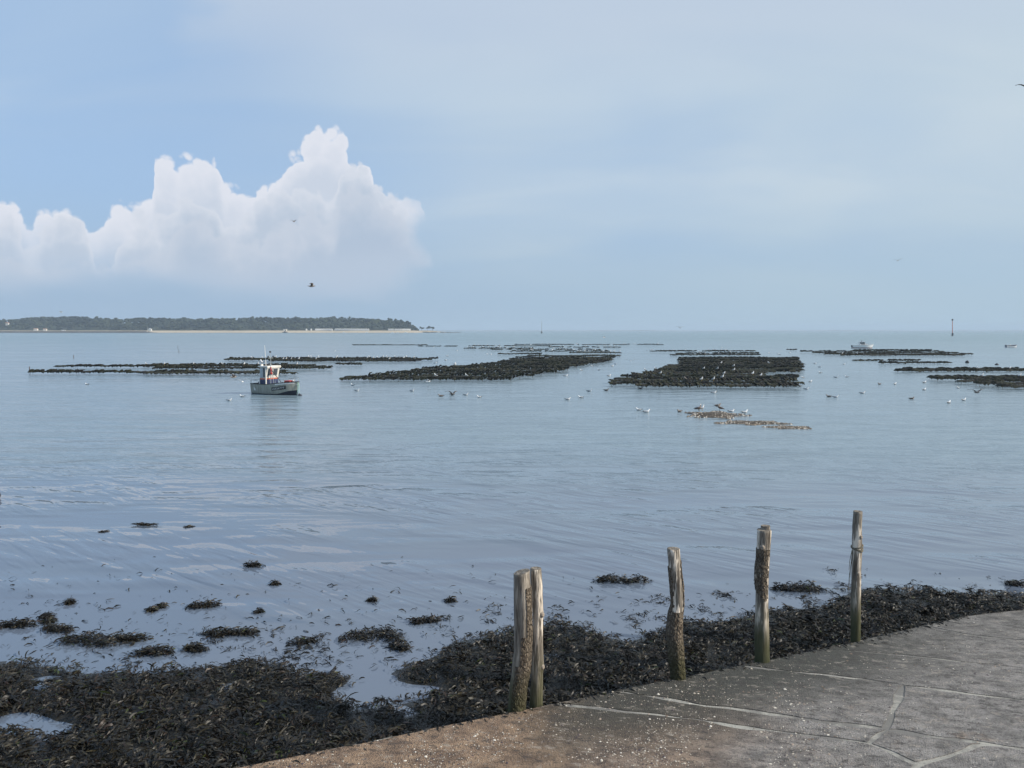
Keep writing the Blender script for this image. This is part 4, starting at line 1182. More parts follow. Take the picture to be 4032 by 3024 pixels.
# foredeck: pulpit, red crate, bitt
pl = MB()
for s in (-1, 1):
    pts = [(st[i][-1][0], s * st[i][-1][1] * 0.92, st[i][-1][2] + (0.36 if i < 16 else 0.42)) for i in (11, 13, 15, 17, 18)]
    pl.tube(pts, 0.022, 5)
    for i in (11, 14, 17): pl.tube([(st[i][-1][0], s * st[i][-1][1] * 0.92, st[i][-1][2]), (st[i][-1][0], s * st[i][-1][1] * 0.92, st[i][-1][2] + 0.40)], 0.018, 5)
pl.build('bow_rail', MAT['steel'], boat)
cr = MB(); cr.box((1.62, -0.05, 1.26), (0.72, 0.62, 0.30)); cr.box((1.62, -0.05, 1.42), (0.78, 0.68, 0.05)); cr.build('red_crate', MAT['red'], boat)
MB().ico((2.18, -0.05, 1.42), 0.10, 2, 0.05).build('white_float', MAT['white'], boat)
MB().tube([(0.55, 0.1, 0.9), (0.55, 0.1, 1.22)], 0.05, 8).build('bitt', MAT['black'], boat)
# mooring: pale green warp down to a weedy chafe lump at the water
for k, (a, b2) in enumerate((((2.80, -0.05, 1.36), (2.92, -0.25, 0.30)), ((2.82, 0.03, 1.34), (3.18, -0.25, 0.10)), ((2.78, -0.10, 1.30), (2.86, -0.30, 0.08)))):
    a, b2 = Vector(a), Vector(b2); MB().tube([a, a.lerp(b2, 0.4) + Vector((0.03, 0, 0)), b2], 0.018 if k else 0.026, 5).build('mooring_rope', MAT['mint'], boat)
wl = MB(); wl.ico((3.22, -0.28, 0.02), 0.16, 2, 0.3, sc=(1.3, 1, 0.8)); wl.ico((3.12, -0.27, 0.16), 0.09, 1, 0.3); wl.build('weedy_mooring_buoy', MAT['net'], boat)

# ---- white cabin cruiser
c0 = on_z(3397, 1371)
cru = empty('cabin_cruiser', (c0.x, c0.y, 0), R(-10)); tag(cru, 'white cabin cruiser with red waterline moored behind the oyster racks', 'boat')
def two_tone(name, top, bottom, zc, band=None):
    m, g, b = mat(name, 0.35); p = obj_co(g); x, y, z = g.sep(p); n = g.noise(p, 4.0, 3.0)
    c = g.mix((z + (n - 0.5) * 0.03).step(zc, zc + 0.02), bottom, top)
    g.link(c, b.inputs['Base Color']); return m
st = hull_shape(7.2, 2.5, lambda t: 1.02 + 0.32 * t ** 2, 0.4, fine=2.4, full=0.5, stem_rake=0.5)
h2 = hull_mesh(st, None).build('hull', two_tone('cruiser_hull', (0.82, 0.81, 0.78), (0.20, 0.035, 0.045), 0.24), cru, smooth=True)
deck_mesh(st, 0.12).build('deck', MAT['white'], h2); bulwark_mesh(st, 0.12).build('bulwark', MAT['white'], h2)
for s in (-1, 1): MB().tube(rail_line(st, s, 0.0, 0.01), 0.03, 5).build('rubbing_strake', MAT['steel'], h2)
cb = MB(); cb.loft([[(-1.3, -0.95, 1.0), (1.9, -0.80, 1.15), (1.9, 0.80, 1.15), (-1.3, 0.95, 1.0)], [(-1.3, -0.92, 1.5), (1.35, -0.74, 1.55), (1.35, 0.74, 1.55), (-1.3, 0.92, 1.5)]]); ck = cb.build('coachroof', MAT['white'], cru)
for s in (-1, 1):
    MB().box((-0.2, s * 0.905, 1.36), (1.3, 0.03, 0.13)).build('cabin_light', MAT['black'], ck)
wh2 = MB(); wh2.loft([[(-1.3, -0.86, 1.5), (0.85, -0.72, 1.5), (0.85, 0.72, 1.5), (-1.3, 0.86, 1.5)], [(-1.2, -0.80, 2.25), (0.35, -0.68, 2.25), (0.35, 0.68, 2.25), (-1.2, 0.80, 2.25)]]); w2 = wh2.build('wheelhouse', MAT['white'], cru)
for s in (-1, 1):
    for xa, xb in ((-1.12, -0.55), (-0.45, 0.42)):
        m = MB(); y0_, y1_ = 0.845, 0.80
        m.add([(xa, s * (y0_ + 0.012 - 0.03 * (xa + 1.2) / 2), 1.58), (xb + 0.12, s * (y0_ + 0.012 - 0.06 * (xb + 1.2) / 2), 1.58), (xb - 0.12, s * (y1_ + 0.016 - 0.06 * (xb + 1.2) / 2), 2.16), (xa, s * (y1_ + 0.016 - 0.03 * (xa + 1.2) / 2), 2.16)], [(0, 1, 2, 3) if s < 0 else (3, 2, 1, 0)])
        m.build('side_window', MAT['glass'], w2)
MB().add([(0.80, -0.62, 1.62), (0.80, 0.62, 1.62), (0.43, 0.58, 2.18), (0.43, -0.58, 2.18)], [(0, 1, 2, 3)]).build('windscreen', MAT['glass'], w2)
for o_ in w2.children:
    if o_.name.startswith('windscreen'): o_.location = (0.03, 0, 0.01)
MB().box((-0.45, 0, 2.30), (1.95, 1.75, 0.09)).build('roof', MAT['white'], cru)
MB().tube([(-0.5, 0, 2.34), (-0.5, 0, 2.78)], 0.09, 6).build('mast_lamp', MAT['black'], cru)
pp = MB()
for s in (-1, 1):
    pp.tube([(st[i][-1][0], s * st[i][-1][1] * 0.9, st[i][-1][2] + 0.42) for i in (11, 14, 17, 18)], 0.022, 5)
    for i in (11, 14, 17): pp.tube([(st[i][-1][0], s * st[i][-1][1] * 0.9, st[i][-1][2]), (st[i][-1][0], s * st[i][-1][1] * 0.9, st[i][-1][2] + 0.42)], 0.018, 5)
pp.build('bow_rail', MAT['steel'], cru)
MB().box((-3.78, 0, 0.75), (0.32, 0.36, 0.62)).box((-3.75, 0, 0.2), (0.14, 0.12, 0.7)).build('outboard_motor', MAT['black'], cru)

# ---- open dinghy
c0 = on_z(3983, 1368)
dg = empty('dinghy', (c0.x, c0.y, 0), R(8)); tag(dg, 'open dinghy, navy above and white below, moored alone past the red beacon', 'boat')
st = hull_shape(4.6, 1.7, lambda t: 0.78 + 0.28 * t ** 2, 0.25, fine=2.4, full=0.5, stem_rake=0.3)
h3 = hull_mesh(st, None).build('hull', two_tone('dinghy_hull', (0.030, 0.038, 0.07), (0.72, 0.72, 0.72), 0.50), dg, smooth=True)
deck_mesh(st, 0.35).build('floor', MAT['deck'], h3); bulwark_mesh(st, 0.35).build('inner_side', MAT['white'], h3)
for x in (-1.2, 0.3): MB().box((x, 0, 0.72), (0.28, 1.45, 0.05)).build('thwart', MAT['deck'], dg)
MB().box((-0.75, 0, 0.92), (0.34, 0.5, 0.42), taper=0.8).build('steering_console', MAT['white'], dg)
MB().box((-2.42, 0, 0.72), (0.26, 0.30, 0.5)).box((-2.40, 0, 0.2), (0.12, 0.1, 0.7)).build('outboard_motor', MAT['black'], dg)

# ================================================================== GULLS
def gull_mats(kind):
    if kind == 'white': return [plain('gull_white', (0.80, 0.80, 0.79), 0.7, 0.05), plain('gull_grey_wing', (0.36, 0.38, 0.40), 0.7, 0.1), plain('gull_beak', (0.55, 0.36, 0.10), 0.5, 0.1), plain('gull_wing_tip', (0.03, 0.03, 0.03), 0.6, 0.1)]
    return [plain('gull_mottled', (0.33, 0.28, 0.24), 0.8, 0.3, 40), plain('gull_brown_wing', (0.15, 0.12, 0.10), 0.8, 0.3, 40), plain('gull_dark_beak', (0.05, 0.04, 0.04), 0.5, 0.1), plain('gull_dark_tip', (0.05, 0.04, 0.035), 0.7, 0.1)]
GM = {'white': gull_mats('white'), 'brown': gull_mats('brown')}
def gull_mesh(pose, kind):
    SP = [(-0.30, 0.10, 0.012, 0.008), (-0.22, 0.085, 0.045, 0.022), (-0.10, 0.07, 0.085, 0.068), (0.03, 0.068, 0.10, 0.088), (0.12, 0.095, 0.085, 0.082), (0.165, 0.155, 0.052, 0.055), (0.195, 0.212, 0.048, 0.048), (0.232, 0.228, 0.042, 0.040), (0.262, 0.224, 0.018, 0.016), (0.315, 0.214, 0.004, 0.004)]
    if pose == 'fly': SP = [(-0.32, 0.03, 0.03, 0.006), (-0.22, 0.02, 0.045, 0.03), (-0.10, 0, 0.08, 0.07), (0.03, 0, 0.09, 0.08), (0.14, 0.01, 0.075, 0.07), (0.20, 0.025, 0.05, 0.05), (0.245, 0.03, 0.045, 0.045), (0.275, 0.03, 0.038, 0.036), (0.30, 0.025, 0.016, 0.016), (0.35, 0.018, 0.004, 0.004)]
    tilt = {'stand': R(22), 'float': 0, 'fly': 0}[pose]; dz = {'stand': 0.17, 'float': -0.02, 'fly': 0}[pose]
    rot = Matrix.Translation((0, 0, dz)) @ Matrix.Rotation(-tilt, 4, 'Y')
    m = MB(); rings = []
    for i, (x, z, a, b2) in enumerate(SP):
        t = Vector((SP[min(i + 1, 9)][0] - SP[max(i - 1, 0)][0], 0, SP[min(i + 1, 9)][1] - SP[max(i - 1, 0)][1])).normalized(); up = Vector((-t.z, 0, t.x))
        rings.append([Vector((x, 0, z)) + Vector((0, 1, 0)) * math.cos(q) * a + up * math.sin(q) * b2 for q in (2 * math.pi * j / 10 for j in range(10))])
    m.loft(rings, M=rot)
    for k in range(len(m.f)):
        if k // 10 >= 8 and len(m.f[k]) == 4: m.m[k] = 2
    if pose in ('stand', 'float'):
        for s in (-1, 1):
            w = MB(); rr = []
            for x, y, z, h in ((0.13, 0.078, 0.10, 0.03), (0.05, 0.100, 0.095, 0.065), (-0.08, 0.092, 0.10, 0.062), (-0.20, 0.052, 0.105, 0.04), (-0.30, 0.022, 0.112, 0.018), (-0.37, 0.012, 0.12, 0.004)):
                rr.append([Vector((x, s * (y + 0.012 * math.cos(q)), z + h * math.sin(q))) for q in (2 * math.pi * j / 6 for j in range(6))])
            w.loft(rr); w.m = [3 if (k // 6) >= 3 else 1 for k in range(len(w.f))]
            for f, mi in zip(w.f, w.m): pass
            b0 = len(m.v); m.v += [tuple(rot @ Vector(p)) for p in w.v]; m.f += [tuple(i + b0 for i in f) for f in w.f]; m.m += w.m
    if pose == 'stand':
        for s in (-1, 1): m.tube([(0.0, s * 0.04, 0.02), (0.01, s * 0.04, 0.22)], 0.010, 5, mi=2); m.box((0.025, s * 0.04, 0.008), (0.07, 0.05, 0.012), mi=2)
    if pose == 'fly':
        for s in (-1, 1):
            pts = [(0.05, 0.06, 0.03, 0.17), (0.08, 0.22, 0.16, 0.17), (0.07, 0.36, 0.24, 0.15), (0.0, 0.52, 0.25, 0.11), (-0.10, 0.70, 0.20, 0.03)]
            rr = [[Vector((x + c * 0.4, s * y, z)), Vector((x, s * y, z + 0.014)), Vector((x - c * 0.7, s * y, z)), Vector((x, s * y, z - 0.010))] for x, y, z, c in pts]
            b0 = len(m.f); m.loft(rr, mi=1)
            for k in range(b0 + 12, len(m.f)): m.m[k] = 3
    return m.mesh('gull', GM[kind], smooth=True)
GULL = {(p, k): gull_mesh(p, k) for p in ('float', 'stand', 'fly') for k in ('white', 'brown')}
def gull(loc, pose, kind, label, group, rz=None, scale=1.0):
    o = bpy.data.objects.new('gull', GULL[pose, kind]); col.objects.link(o); o.location = loc
    o.rotation_euler = (random.uniform(-0.1, 0.1) if pose == 'fly' else 0, 0, rz if rz is not None else random.choice([0, 0, math.pi]) + random.uniform(-0.8, 0.8))
    s = scale * random.uniform(0.92, 1.1); o.scale = (s, s, s)
    return tag(o, label, 'gull', group)
def reg(x0, y0, s, pts): return [(x0 + a / s, y0 + b2 / s) for a, b2 in pts]
def floats(pts, kind, label, group):
    for a, b2 in pts: gull(on_z(a, b2 + 3), 'float', kind, label, group)
G1 = 'gulls swimming around the fishing boat'
floats(reg(0, 1200, 2.212, [(758, 690)]), 'white', 'white gull swimming alone in front of the racks beside the fishing boat', G1)
floats(reg(0, 1200, 2.212, [(1997, 830), (2110, 795)]), 'white', 'white gull swimming just astern of the fishing boat', G1)
floats(reg(900, 1200, 2.458, [(1200, 775), (1243, 828), (1775, 830)]), 'white', 'white gull swimming between the fishing boat bow and the slanting bed', G1)
floats(reg(900, 1200, 2.458, [(2055, 880)]), 'brown', 'brown young gull swimming beside one with raised wings', G1)
floats(reg(1700, 1280, 2.765, [(370, 755), (517, 780)]), 'white', 'white gull swimming beside the brown gull with raised wings', G1)
floats(reg(900, 1200, 2.458, [(2000, 560), (2100, 530), (2117, 490), (1028, 443)]) + reg(1700, 1280, 2.765, [(150, 378), (38, 408), (170, 330), (607, 310), (645, 312), (275, 273), (20, 233), (977, 347)]), 'white',
       'small white gull on open water at the upper side of the slanting bed', 'gulls swimming beyond the slanting bed')
G2 = 'gulls swimming in the channel between the two big beds'
floats(reg(1700, 1280, 2.765, [(1715, 715), (1480, 805), (1622, 785), (1460, 548), (1627, 487), (1818, 483), (1930, 547), (1965, 440), (2000, 418), (1745, 440)]), 'white', 'white gull swimming in the channel between the slanting and the broad bed', G2)
floats(reg(2350, 1330, 2.458, [(92, 505), (425, 487)]), 'brown', 'brown gull swimming at the near corner of the broad bed', G2)
G3 = 'gulls around the shell banks'
floats(reg(2350, 1330, 2.458, [(1130, 530)]), 'white', 'white gull swimming alone between the broad bed and the shell banks', G3)
floats(reg(2350, 1330, 2.458, [(405, 695), (480, 715)]), 'white', 'white gull of the swimming pair away from the shell banks', G3)
floats(reg(2350, 1330, 2.458, [(800, 710)]), 'brown', 'brown gull swimming towards the tallest shell bank', G3)
floats(reg(2350, 1330, 2.458, [(1170, 655)]), 'brown', 'brown gull swimming just behind the tallest shell bank', G3)
floats(reg(2350, 1330, 2.458, [(1300, 710), (1430, 720)]), 'white', 'white gull swimming past the end of the tallest shell bank', G3)
for a, k in ((985, 'brown'), (1190, 'brown'), (992, 'white'), (1022, 'white')):
    p = on_z(2350 + a / 2.458, 1330 + 735 / 2.458)
    gull((p.x, p.y + random.uniform(-0.2, 0.5), 0.22), 'stand', k, '%s gull standing on the tallest shell bank' % k, G3)
G4 = 'gulls swimming off the stepped bed'
floats(reg(3050, 1230, 2.2525, [(400, 480), (615, 455), (357, 450), (403, 530), (317, 610), (280, 675), (250, 575)]), 'white', 'white gull swimming at the ragged end of the broad bed', G4)
floats(reg(3050, 1230, 2.2525, [(545, 572), (638, 568), (778, 712), (1068, 633), (1328, 618), (1327, 682), (1628, 668), (540, 748), (1545, 798), (1678, 775)]), 'white', 'white gull swimming in the open water before the stepped bed', G4)
floats(reg(3050, 1230, 2.2525, [(480, 742), (930, 632), (1215, 762)]), 'brown', 'brown gull swimming in the open water before the stepped bed', G4)
floats(reg(2350, 1330, 2.458, [(488, 117), (518, 113), (640, 115), (740, 112), (865, 113), (1210, 92), (1667, 142), (1755, 152), (1770, 155), (1868, 140)]), 'white', 'tiny far white gull resting on the water behind the broad bed', 'far gulls on the water')
# gulls standing on the racks
def perched(bedname, n, label, kind='white', rows=None, group=None, px=None):
    rw = ROWS[bedname]; rw = rw if rows is None else [rw[i] for i in rows if i < len(rw)]
    for i in range(n):
        kk = random.randrange(len(rw)); x0, x1, Y, z = rw[kk]; x = random.uniform(x0 + 0.5, x1 - 0.5)
        if px and i < len(px): x = x_at(px[i], Y); x = min(max(x, x0 + 0.3), x1 - 0.3)
        gull((x, Y + random.uniform(-0.3, 0.3), z + 0.05), 'stand', kind, label % ORD[(rows or range(99))[kk]] if '%s' in label else label, group or 'gulls standing on the oyster racks')
perched('oyster racks beside the fishing boat', 3, 'white gull standing on the racks behind the fishing boat', rows=[3], px=[570, 642, 755])
perched('oyster racks beside the fishing boat', 5, 'white gull standing on the racks behind the fishing boat', rows=[2, 3], px=[870, 958, 959, 1010, 1167])
perched('oyster racks of the narrow far bed', 24, 'white gull standing on the %s row of the narrow bed beyond the fishing boat', rows=[0, 1, 2], px=[900 + a / 2.458 for a in (217, 325, 450, 520, 552, 597, 678, 765, 795, 840, 865, 1037, 1047, 1397, 1437, 1490, 1530, 1612, 1695, 1714, 1790)])
perched('oyster racks behind the middle bed', 78, 'tiny white gull standing on the %s of the far rows behind the slanting bed', rows=[3, 4, 5, 6, 7, 8, 9])
perched('oyster racks in the slanting middle bed', 4, 'white gull standing on the slanting middle bed')
perched('oyster racks behind the shell banks', 13, 'white gull standing on the %s row of the broad bed', px=[2350 + a / 2.458 for a in (395, 435, 625, 1045, 1175, 1243, 1665, 1225, 1340, 1330, 1212, 1520)], rows=[2, 3, 4, 6, 7, 9, 10, 12])
for a in (860, 1015, 1130):
    x0, x1, Y, z = ROWS['oyster racks behind the shell banks'][1]
    gull((x_at(2350 + a / 2.458, Y), Y - 0.3, z + 0.12), 'stand', 'white' if a != 860 else 'brown', '%s gull standing on the front rows of the broad bed' % ('white' if a != 860 else 'brown'), 'gulls standing on the oyster racks')
perched('oyster racks behind the broad bed', 12, 'white gull standing on the low racks behind the broad bed', px=[2350 + a / 2.458 for a in (1005, 1052, 1083, 1132, 1153, 1180, 1210, 1240, 1297, 1258)])
perched('oyster racks below the white cruiser', 2, 'white gull standing on the racks in front of the white cruiser', rows=[0, 1], px=[3322, 3380])
perched('oyster racks beyond the frame on the right', 2, 'white gull standing on a saw toothed rack', rows=[2], px=[3860, 3987])
perched('oyster racks beyond the frame on the right', 2, 'white gull standing on the stepped bed', rows=[6, 7], px=[3881, 4019])
# one on the wheelhouse roof, and those in the air
gull(boat.matrix_basis @ Vector((-1.50, -0.62, 2.99)), 'stand', 'white', 'white gull standing on the fishing boat wheelhouse', 'gulls around the fishing boat', rz=2.5)
AIR = 'gulls in the air'
gull(on_y(918, 1485, 70), 'fly', 'brown', 'brown gull flapping upright just astern of the fishing boat', AIR, rz=0.6)
gull(on_y(955, 1503, 71), 'fly', 'white', 'white gull with raised wings landing astern of the fishing boat', AIR, rz=-1.4)
gull(on_y(1780, 1552, 74), 'fly', 'brown', 'brown gull with raised wings taking off before the slanting bed', AIR, rz=-0.7, scale=1.35)
gull(on_y(1685, 1502, 88), 'fly', 'white', 'white gull alighting at the foot of the slanting bed', AIR, rz=0.3)
gull(on_y(2483, 1421, 120), 'fly', 'white', 'white gull flying low over the channel between the beds', AIR, rz=-1.5)
gull(on_y(3845, 1545, 72), 'fly', 'brown', 'dark winged gull gliding low before the stepped bed', AIR, rz=-1.5, scale=1.3)
gull(on_y(1226, 1127, 62), 'fly', 'brown', 'dark gull flying high above the wooded island', AIR, rz=0.2, scale=1.0)
gull(on_y(1157, 872, 120), 'fly', 'brown', 'distant dark bird high against the white cloud', AIR, rz=1.2)
gull(on_y(3535, 1026, 130), 'fly', 'brown', 'distant dark bird high over the white cruiser', AIR, rz=1.0)
gull(on_y(4052, 346, 42), 'fly', 'brown', 'dark bird leaving the view high on the cloudy side', AIR, rz=1.3)
gull(on_y(238, 1229, 210), 'fly', 'white', 'white gull flying over the island wood, one of a close pair', AIR, rz=0.3)
gull(on_y(242, 1230, 206), 'fly', 'white', 'white gull flying over the island wood, one of a close pair', AIR, rz=0.1)
gull(on_y(2678, 1291, 130), 'fly', 'white', 'white gull gliding just above the sea horizon', AIR, rz=-1.4)
gull(on_y(2378, 1329, 170), 'fly', 'white', 'white gull flying above the far gull covered racks', AIR, rz=0.4)

# ================================================================== SEA MARKS
bc = on_z(3749, 1322)
be = empty('beacon', (bc.x, bc.y, 0)); tag(be, 'tall thin red beacon pole with a dark top mark standing in the sea', 'beacon')
bm_h = (1322 - 1264) / FPX * bc.y
MB().tube([(0.4, 0, -1), (-0.4, 0, bm_h)], [0.5, 0.38], 8).build('pole', MAT['red'] if False else plain('sun_bleached_red', (0.66, 0.25, 0.20), 0.6, 0.15, 1), be)
MB().loft([[(-0.4 + math.cos(q) * r_, math.sin(q) * r_, bm_h + z_) for q in (2 * math.pi * j / 10 for j in range(10))] for z_, r_ in ((0.2, 0.4), (0.6, 0.9), (2.0, 0.9), (2.5, 0.4))]).build('top_mark', MAT['black'], be)
MB().loft([[(0.4 + math.cos(q) * r_, math.sin(q) * r_, z_) for q in (2 * math.pi * j / 10 for j in range(10))] for z_, r_ in ((-1, 1.1), (3.0, 1.0), (3.4, 0.6))]).build('footing', MAT['black'], be)
p = on_z(2133, 1312); o = empty('beacon', (p.x, p.y, 0)); tag(o, 'thin grey beacon mast far out near the horizon', 'beacon')
hh_ = 48 / FPX * p.y
MB().tube([(0, 0, -1), (0, 0, hh_)], [0.7, 0.4], 6).build('pole', MAT['steel'], o); MB().loft([[(math.cos(q) * r_, math.sin(q) * r_, z_) for q in (2 * math.pi * j / 10 for j in range(10))] for z_, r_ in ((-1, 2.2), (2.0, 1.9), (4.5, 0.8))]).build('footing', MAT['black'], o)
for a, b2, lab in ((3808, 1429, 'round black buoy beside the saw toothed rack'), (3925, 1437, 'half sunk dark buoy past the round black buoy')):
    p = on_z(a, b2); m = MB(); m.ico((0, 0, 0.12), 0.36, 2, 0.02); m.tube([(0, 0, 0.42), (0, 0, 0.56)], 0.05, 6)
    tag(m.build('mooring_buoy', MAT['black'], loc=(p.x, p.y, 0 if b2 < 1432 else -0.18)), lab, 'buoy', 'mooring buoys')
for a, b2, h_, lab in ((700, 1372, 1.1, 'bare stake farthest out before the jetty'), (704, 1389, 0.9, 'bare stake in open water before the racks'), (290, 1411, 0.8, 'lone stake off the long rack'), (116, 1466, 0.9, 'stake at the end of the long rack')):
    p = on_z(a, b2); m = MB(); m.tube([(0, 0, -0.5), (0.03, 0, h_ * 0.5), (0.02, 0.02, h_)], [0.06, 0.055, 0.045], 6)
    tag(m.build('stake', MAT['iron'], loc=(p.x, p.y, 0)), lab, 'stake', 'bare stakes in the water')
p = on_z(-33, 1962); m = MB(); m.ico((0, 0, 0.1), 0.30, 2, 0.12, sc=(1.0, 0.9, 1.4)); m.ico((-0.1, 0, 0.4), 0.2, 2, 0.3)
tag(m.build('weedy_rock', MAT['net'], loc=(p.x, p.y, 0)), 'dark weedy rock jutting from the water off the seaweed bed', 'rock')

# ================================================================== THE ISLAND
YI = 2100.0
MPX = YI * cp / FPX
def ix(px): return (px - CX) * MPX
SIL = [(-420, 1262), (-100, 1258), (0, 1261), (60, 1256), (110, 1249), (200, 1246), (320, 1246), (480, 1256), (560, 1251), (640, 1252), (760, 1254), (900, 1254), (980, 1251), (1050, 1250), (1200, 1252), (1280, 1249), (1400, 1252), (1470, 1254), (1510, 1260), (1551, 1256), (1600, 1269), (1628, 1274), (1650, 1288), (1705, 1292), (1760, 1300)]
def top_h(px): return H + (1301 - np.interp(px, [s[0] for s in SIL], [s[1] for s in SIL])) * (YI + 190) / FPX
def ground_h(px, d):
    top = np.maximum(top_h(px) - 14.0, 1.2)
    beach = np.clip(d / 42, 0, 1) * 6.0
    return beach + np.clip((d - 45) / 130, 0, 1) ** 1.2 * np.maximum(top - 6.0, 0) - np.clip((d - 330) / 120, 0, 1) * (top + 3)
pxs = np.arange(-520, 1790, 14.0); ds = np.array([-6, 0, 8, 18, 30, 45, 60, 90, 120, 150, 180, 230, 300, 340, 400, 460.0])
VV = []
for d in ds:
    sh = np.sin(pxs * 0.011) * 14 + np.sin(pxs * 0.031) * 5 + np.clip((pxs - 1500) / 300, 0, 1) * 40
    z = ground_h(pxs, np.full(len(pxs), d)); taper = np.clip((1775 - pxs) / 90, 0, 1)
    VV.append(np.column_stack([ix(pxs) * (1 + d / YI), YI + d + sh, np.where(d <= 0, d * 0.15, z * taper - (1 - taper) * 0.2)]))
VV = np.array(VV); nr_, nc_ = VV.shape[:2]
idx = np.arange(nr_ * nc_).reshape(nr_, nc_)
qd = np.stack([idx[:-1, :-1].ravel(), idx[:-1, 1:].ravel(), idx[1:, 1:].ravel(), idx[1:, :-1].ravel()], 1)
def island_mat():
    m, g, b = mat('island_ground', 0.95, 0.2); p = pos(g); x, y, z = g.sep(p); n = g.noise(p, 0.03, 4.0, 0.6); f = g.noise(p, 0.2, 3.0)
    sand = g.mix(f, (0.52, 0.43, 0.31), (0.40, 0.34, 0.25)); wood = g.mix(n, (0.020, 0.028, 0.015), (0.042, 0.048, 0.025))
    g.link(g.mix((z + (n - 0.5) * 1.5).step(5.6, 6.6), sand, wood), b.inputs['Base Color']); return m
tag(link(bpy.data.objects.new('island', np_mesh('island', VV.reshape(-1, 3), qd, island_mat(), smooth=True))), 'low wooded island with a sandy beach across the bay', kind='structure')

def leaf_mat(name, a, b3):
    m, g, b = mat(name, 0.9, 0.2); p = pos(g); n = g.noise(p, 0.10, 4.0, 0.65); k = g.noise(p, 0.009, 3.0)
    g.link(g.mix((n * 0.35 + k * 0.65).step(0.40, 0.60), a, b3), b.inputs['Base Color']); return m
MAT['leaf'] = leaf_mat('oak_and_pine_foliage', (0.008, 0.014, 0.010), (0.032, 0.041, 0.021))
MAT['pine'] = leaf_mat('dark_pine_foliage', (0.008, 0.014, 0.010), (0.024, 0.032, 0.018))
MAT['bark'] = plain('pine_bark', (0.13, 0.095, 0.07), 0.9, 0.2, 1)
bm = bmesh.new(); bmesh.ops.create_icosphere(bm, subdivisions=2, radius=1.0); bm.verts.ensure_lookup_table()
ICO = np.array([v.co[:] for v in bm.verts]); ICOF = np.array([[v.index for v in f.verts] for f in bm.faces]); bm.free()
def crowns(C, Rr, seed, flat_=0.8):
    r = np.random.default_rng(seed); n = len(C); k = len(ICO)
    J = 1 + r.uniform(-0.30, 0.30, (n, k))
    V = ICO[None] * J[:, :, None] * Rr[:, None, None] * np.array([1, 1, flat_])[None, None] + C[:, None]
    return V.reshape(-1, 3), (np.arange(n)[:, None, None] * k + ICOF[None]).reshape(-1, 3)
def shore(px): return np.sin(px * 0.011) * 14 + np.sin(px * 0.031) * 5 + np.clip((px - 1500) / 300, 0, 1) * 40
n = 2600
px_ = rng.uniform(-480, 1640, n); d_ = rng.uniform(52, 330, n)
gz = ground_h(px_, d_); rr_ = np.clip(rng.lognormal(1.45, 0.40, n), 2.2, 10.0); th_ = np.minimum(rng.uniform(5, 16, n) * np.clip((1690 - px_) / 120, 0.45, 1), 14)
th_ = th_ + np.where(rng.uniform(0, 1, n) < 0.05, rng.uniform(2, 6, n), 0)
open_ = (px_ < 330) & (d_ < 90) & (rng.uniform(0, 1, n) < 0.7)
C = np.column_stack([ix(px_) * (1 + d_ / YI), YI + d_ + shore(px_), gz + th_ - rr_ * 0.6])[~open_]
V, F_ = crowns(C, rr_[~open_], 3, 0.75)
me = np_mesh('woodland', V, F_, MAT['leaf'])
tag(link(bpy.data.objects.new('woodland', me)), 'far wood of rounded trees covering the island', 'wood', kind='stuff')
def far_tree(px, d, hgt, rad, label, dark=True, trunk_h=None, spread=3, flat_=0.6):
    g0 = float(ground_h(np.array([px]), np.array([d]))[0]) if px < 1640 else 2.0
    base = (ix(px) * (1 + d / YI), YI + d + float(shore(np.array([px]))[0]), g0)
    root = empty('tree', base); tag(root, label, 'tree', 'single trees on the island shore')
    th = trunk_h or hgt * 0.4; m = MB(); lean = random.uniform(-0.5, 0.5)
    m.tube([(0, 0, -0.8), (lean * 0.5, 0, th * 0.6), (lean, 0, hgt * 0.75)], [0.45, 0.34, 0.18], 6)
    for k in range(3): m.tube([(lean * 0.6, 0, th * 0.8), (lean + random.uniform(-1, 1) * rad * 0.6, random.uniform(-1, 1) * rad * 0.5, hgt - rad * 0.5)], [0.2, 0.08], 5)
    m.build('trunk', MAT['bark'], root)
    n = spread * 4; C = np.column_stack([rng.normal(lean, rad * 0.45, n), rng.normal(0, rad * 0.4, n), hgt - rad * flat_ + rng.normal(0, rad * 0.28, n)])
    V, F_ = crowns(C, rng.uniform(0.25, 0.5, n) * rad, random.randrange(9999), flat_)
    link(bpy.data.objects.new('crown', np_mesh('crown', V, F_, MAT['pine'] if dark else MAT['leaf'])), root)
for a, d, h_, r_, lab in ((8, 60, 20, 9, 'dark broad tree at the open left end of the island shore'), (95, 62, 17, 10, 'dark round tree behind the pale wall on the island'), (215, 60, 19, 11, 'large dark pine behind the white parked vans'), (238, 66, 22, 8, 'taller dark pine beside the large dark pine'),
                          (285, 60, 19, 8, 'dark round pine standing free next to the parked vans'), (560, 58, 22, 12, 'dark broad tree behind the harbour light'), (615, 58, 25, 12, 'darkest tall tree right behind the harbour light'), (480, 58, 19, 10, 'dark tree beside the bare flagpole'),
                          (1180, 58, 17, 9, 'dark tree by the beach cabin'), (1610, 70, 26, 9, 'wind bent pine at the end of the wood'), (1580, 80, 28, 8, 'tall pine just inside the end of the wood')):
    far_tree(a, d, h_, r_, lab)
for a, h_, r_, lab in ((1657, 14, 6, 'small round pine in the clump on the island tip'), (1680, 16, 7, 'flat topped pine in the middle of the island tip clump'), (1699, 15, 6, 'outermost pine on the island tip')):
    far_tree(a, 40, h_, r_, lab, trunk_h=h_ * 0.6, flat_=0.5)
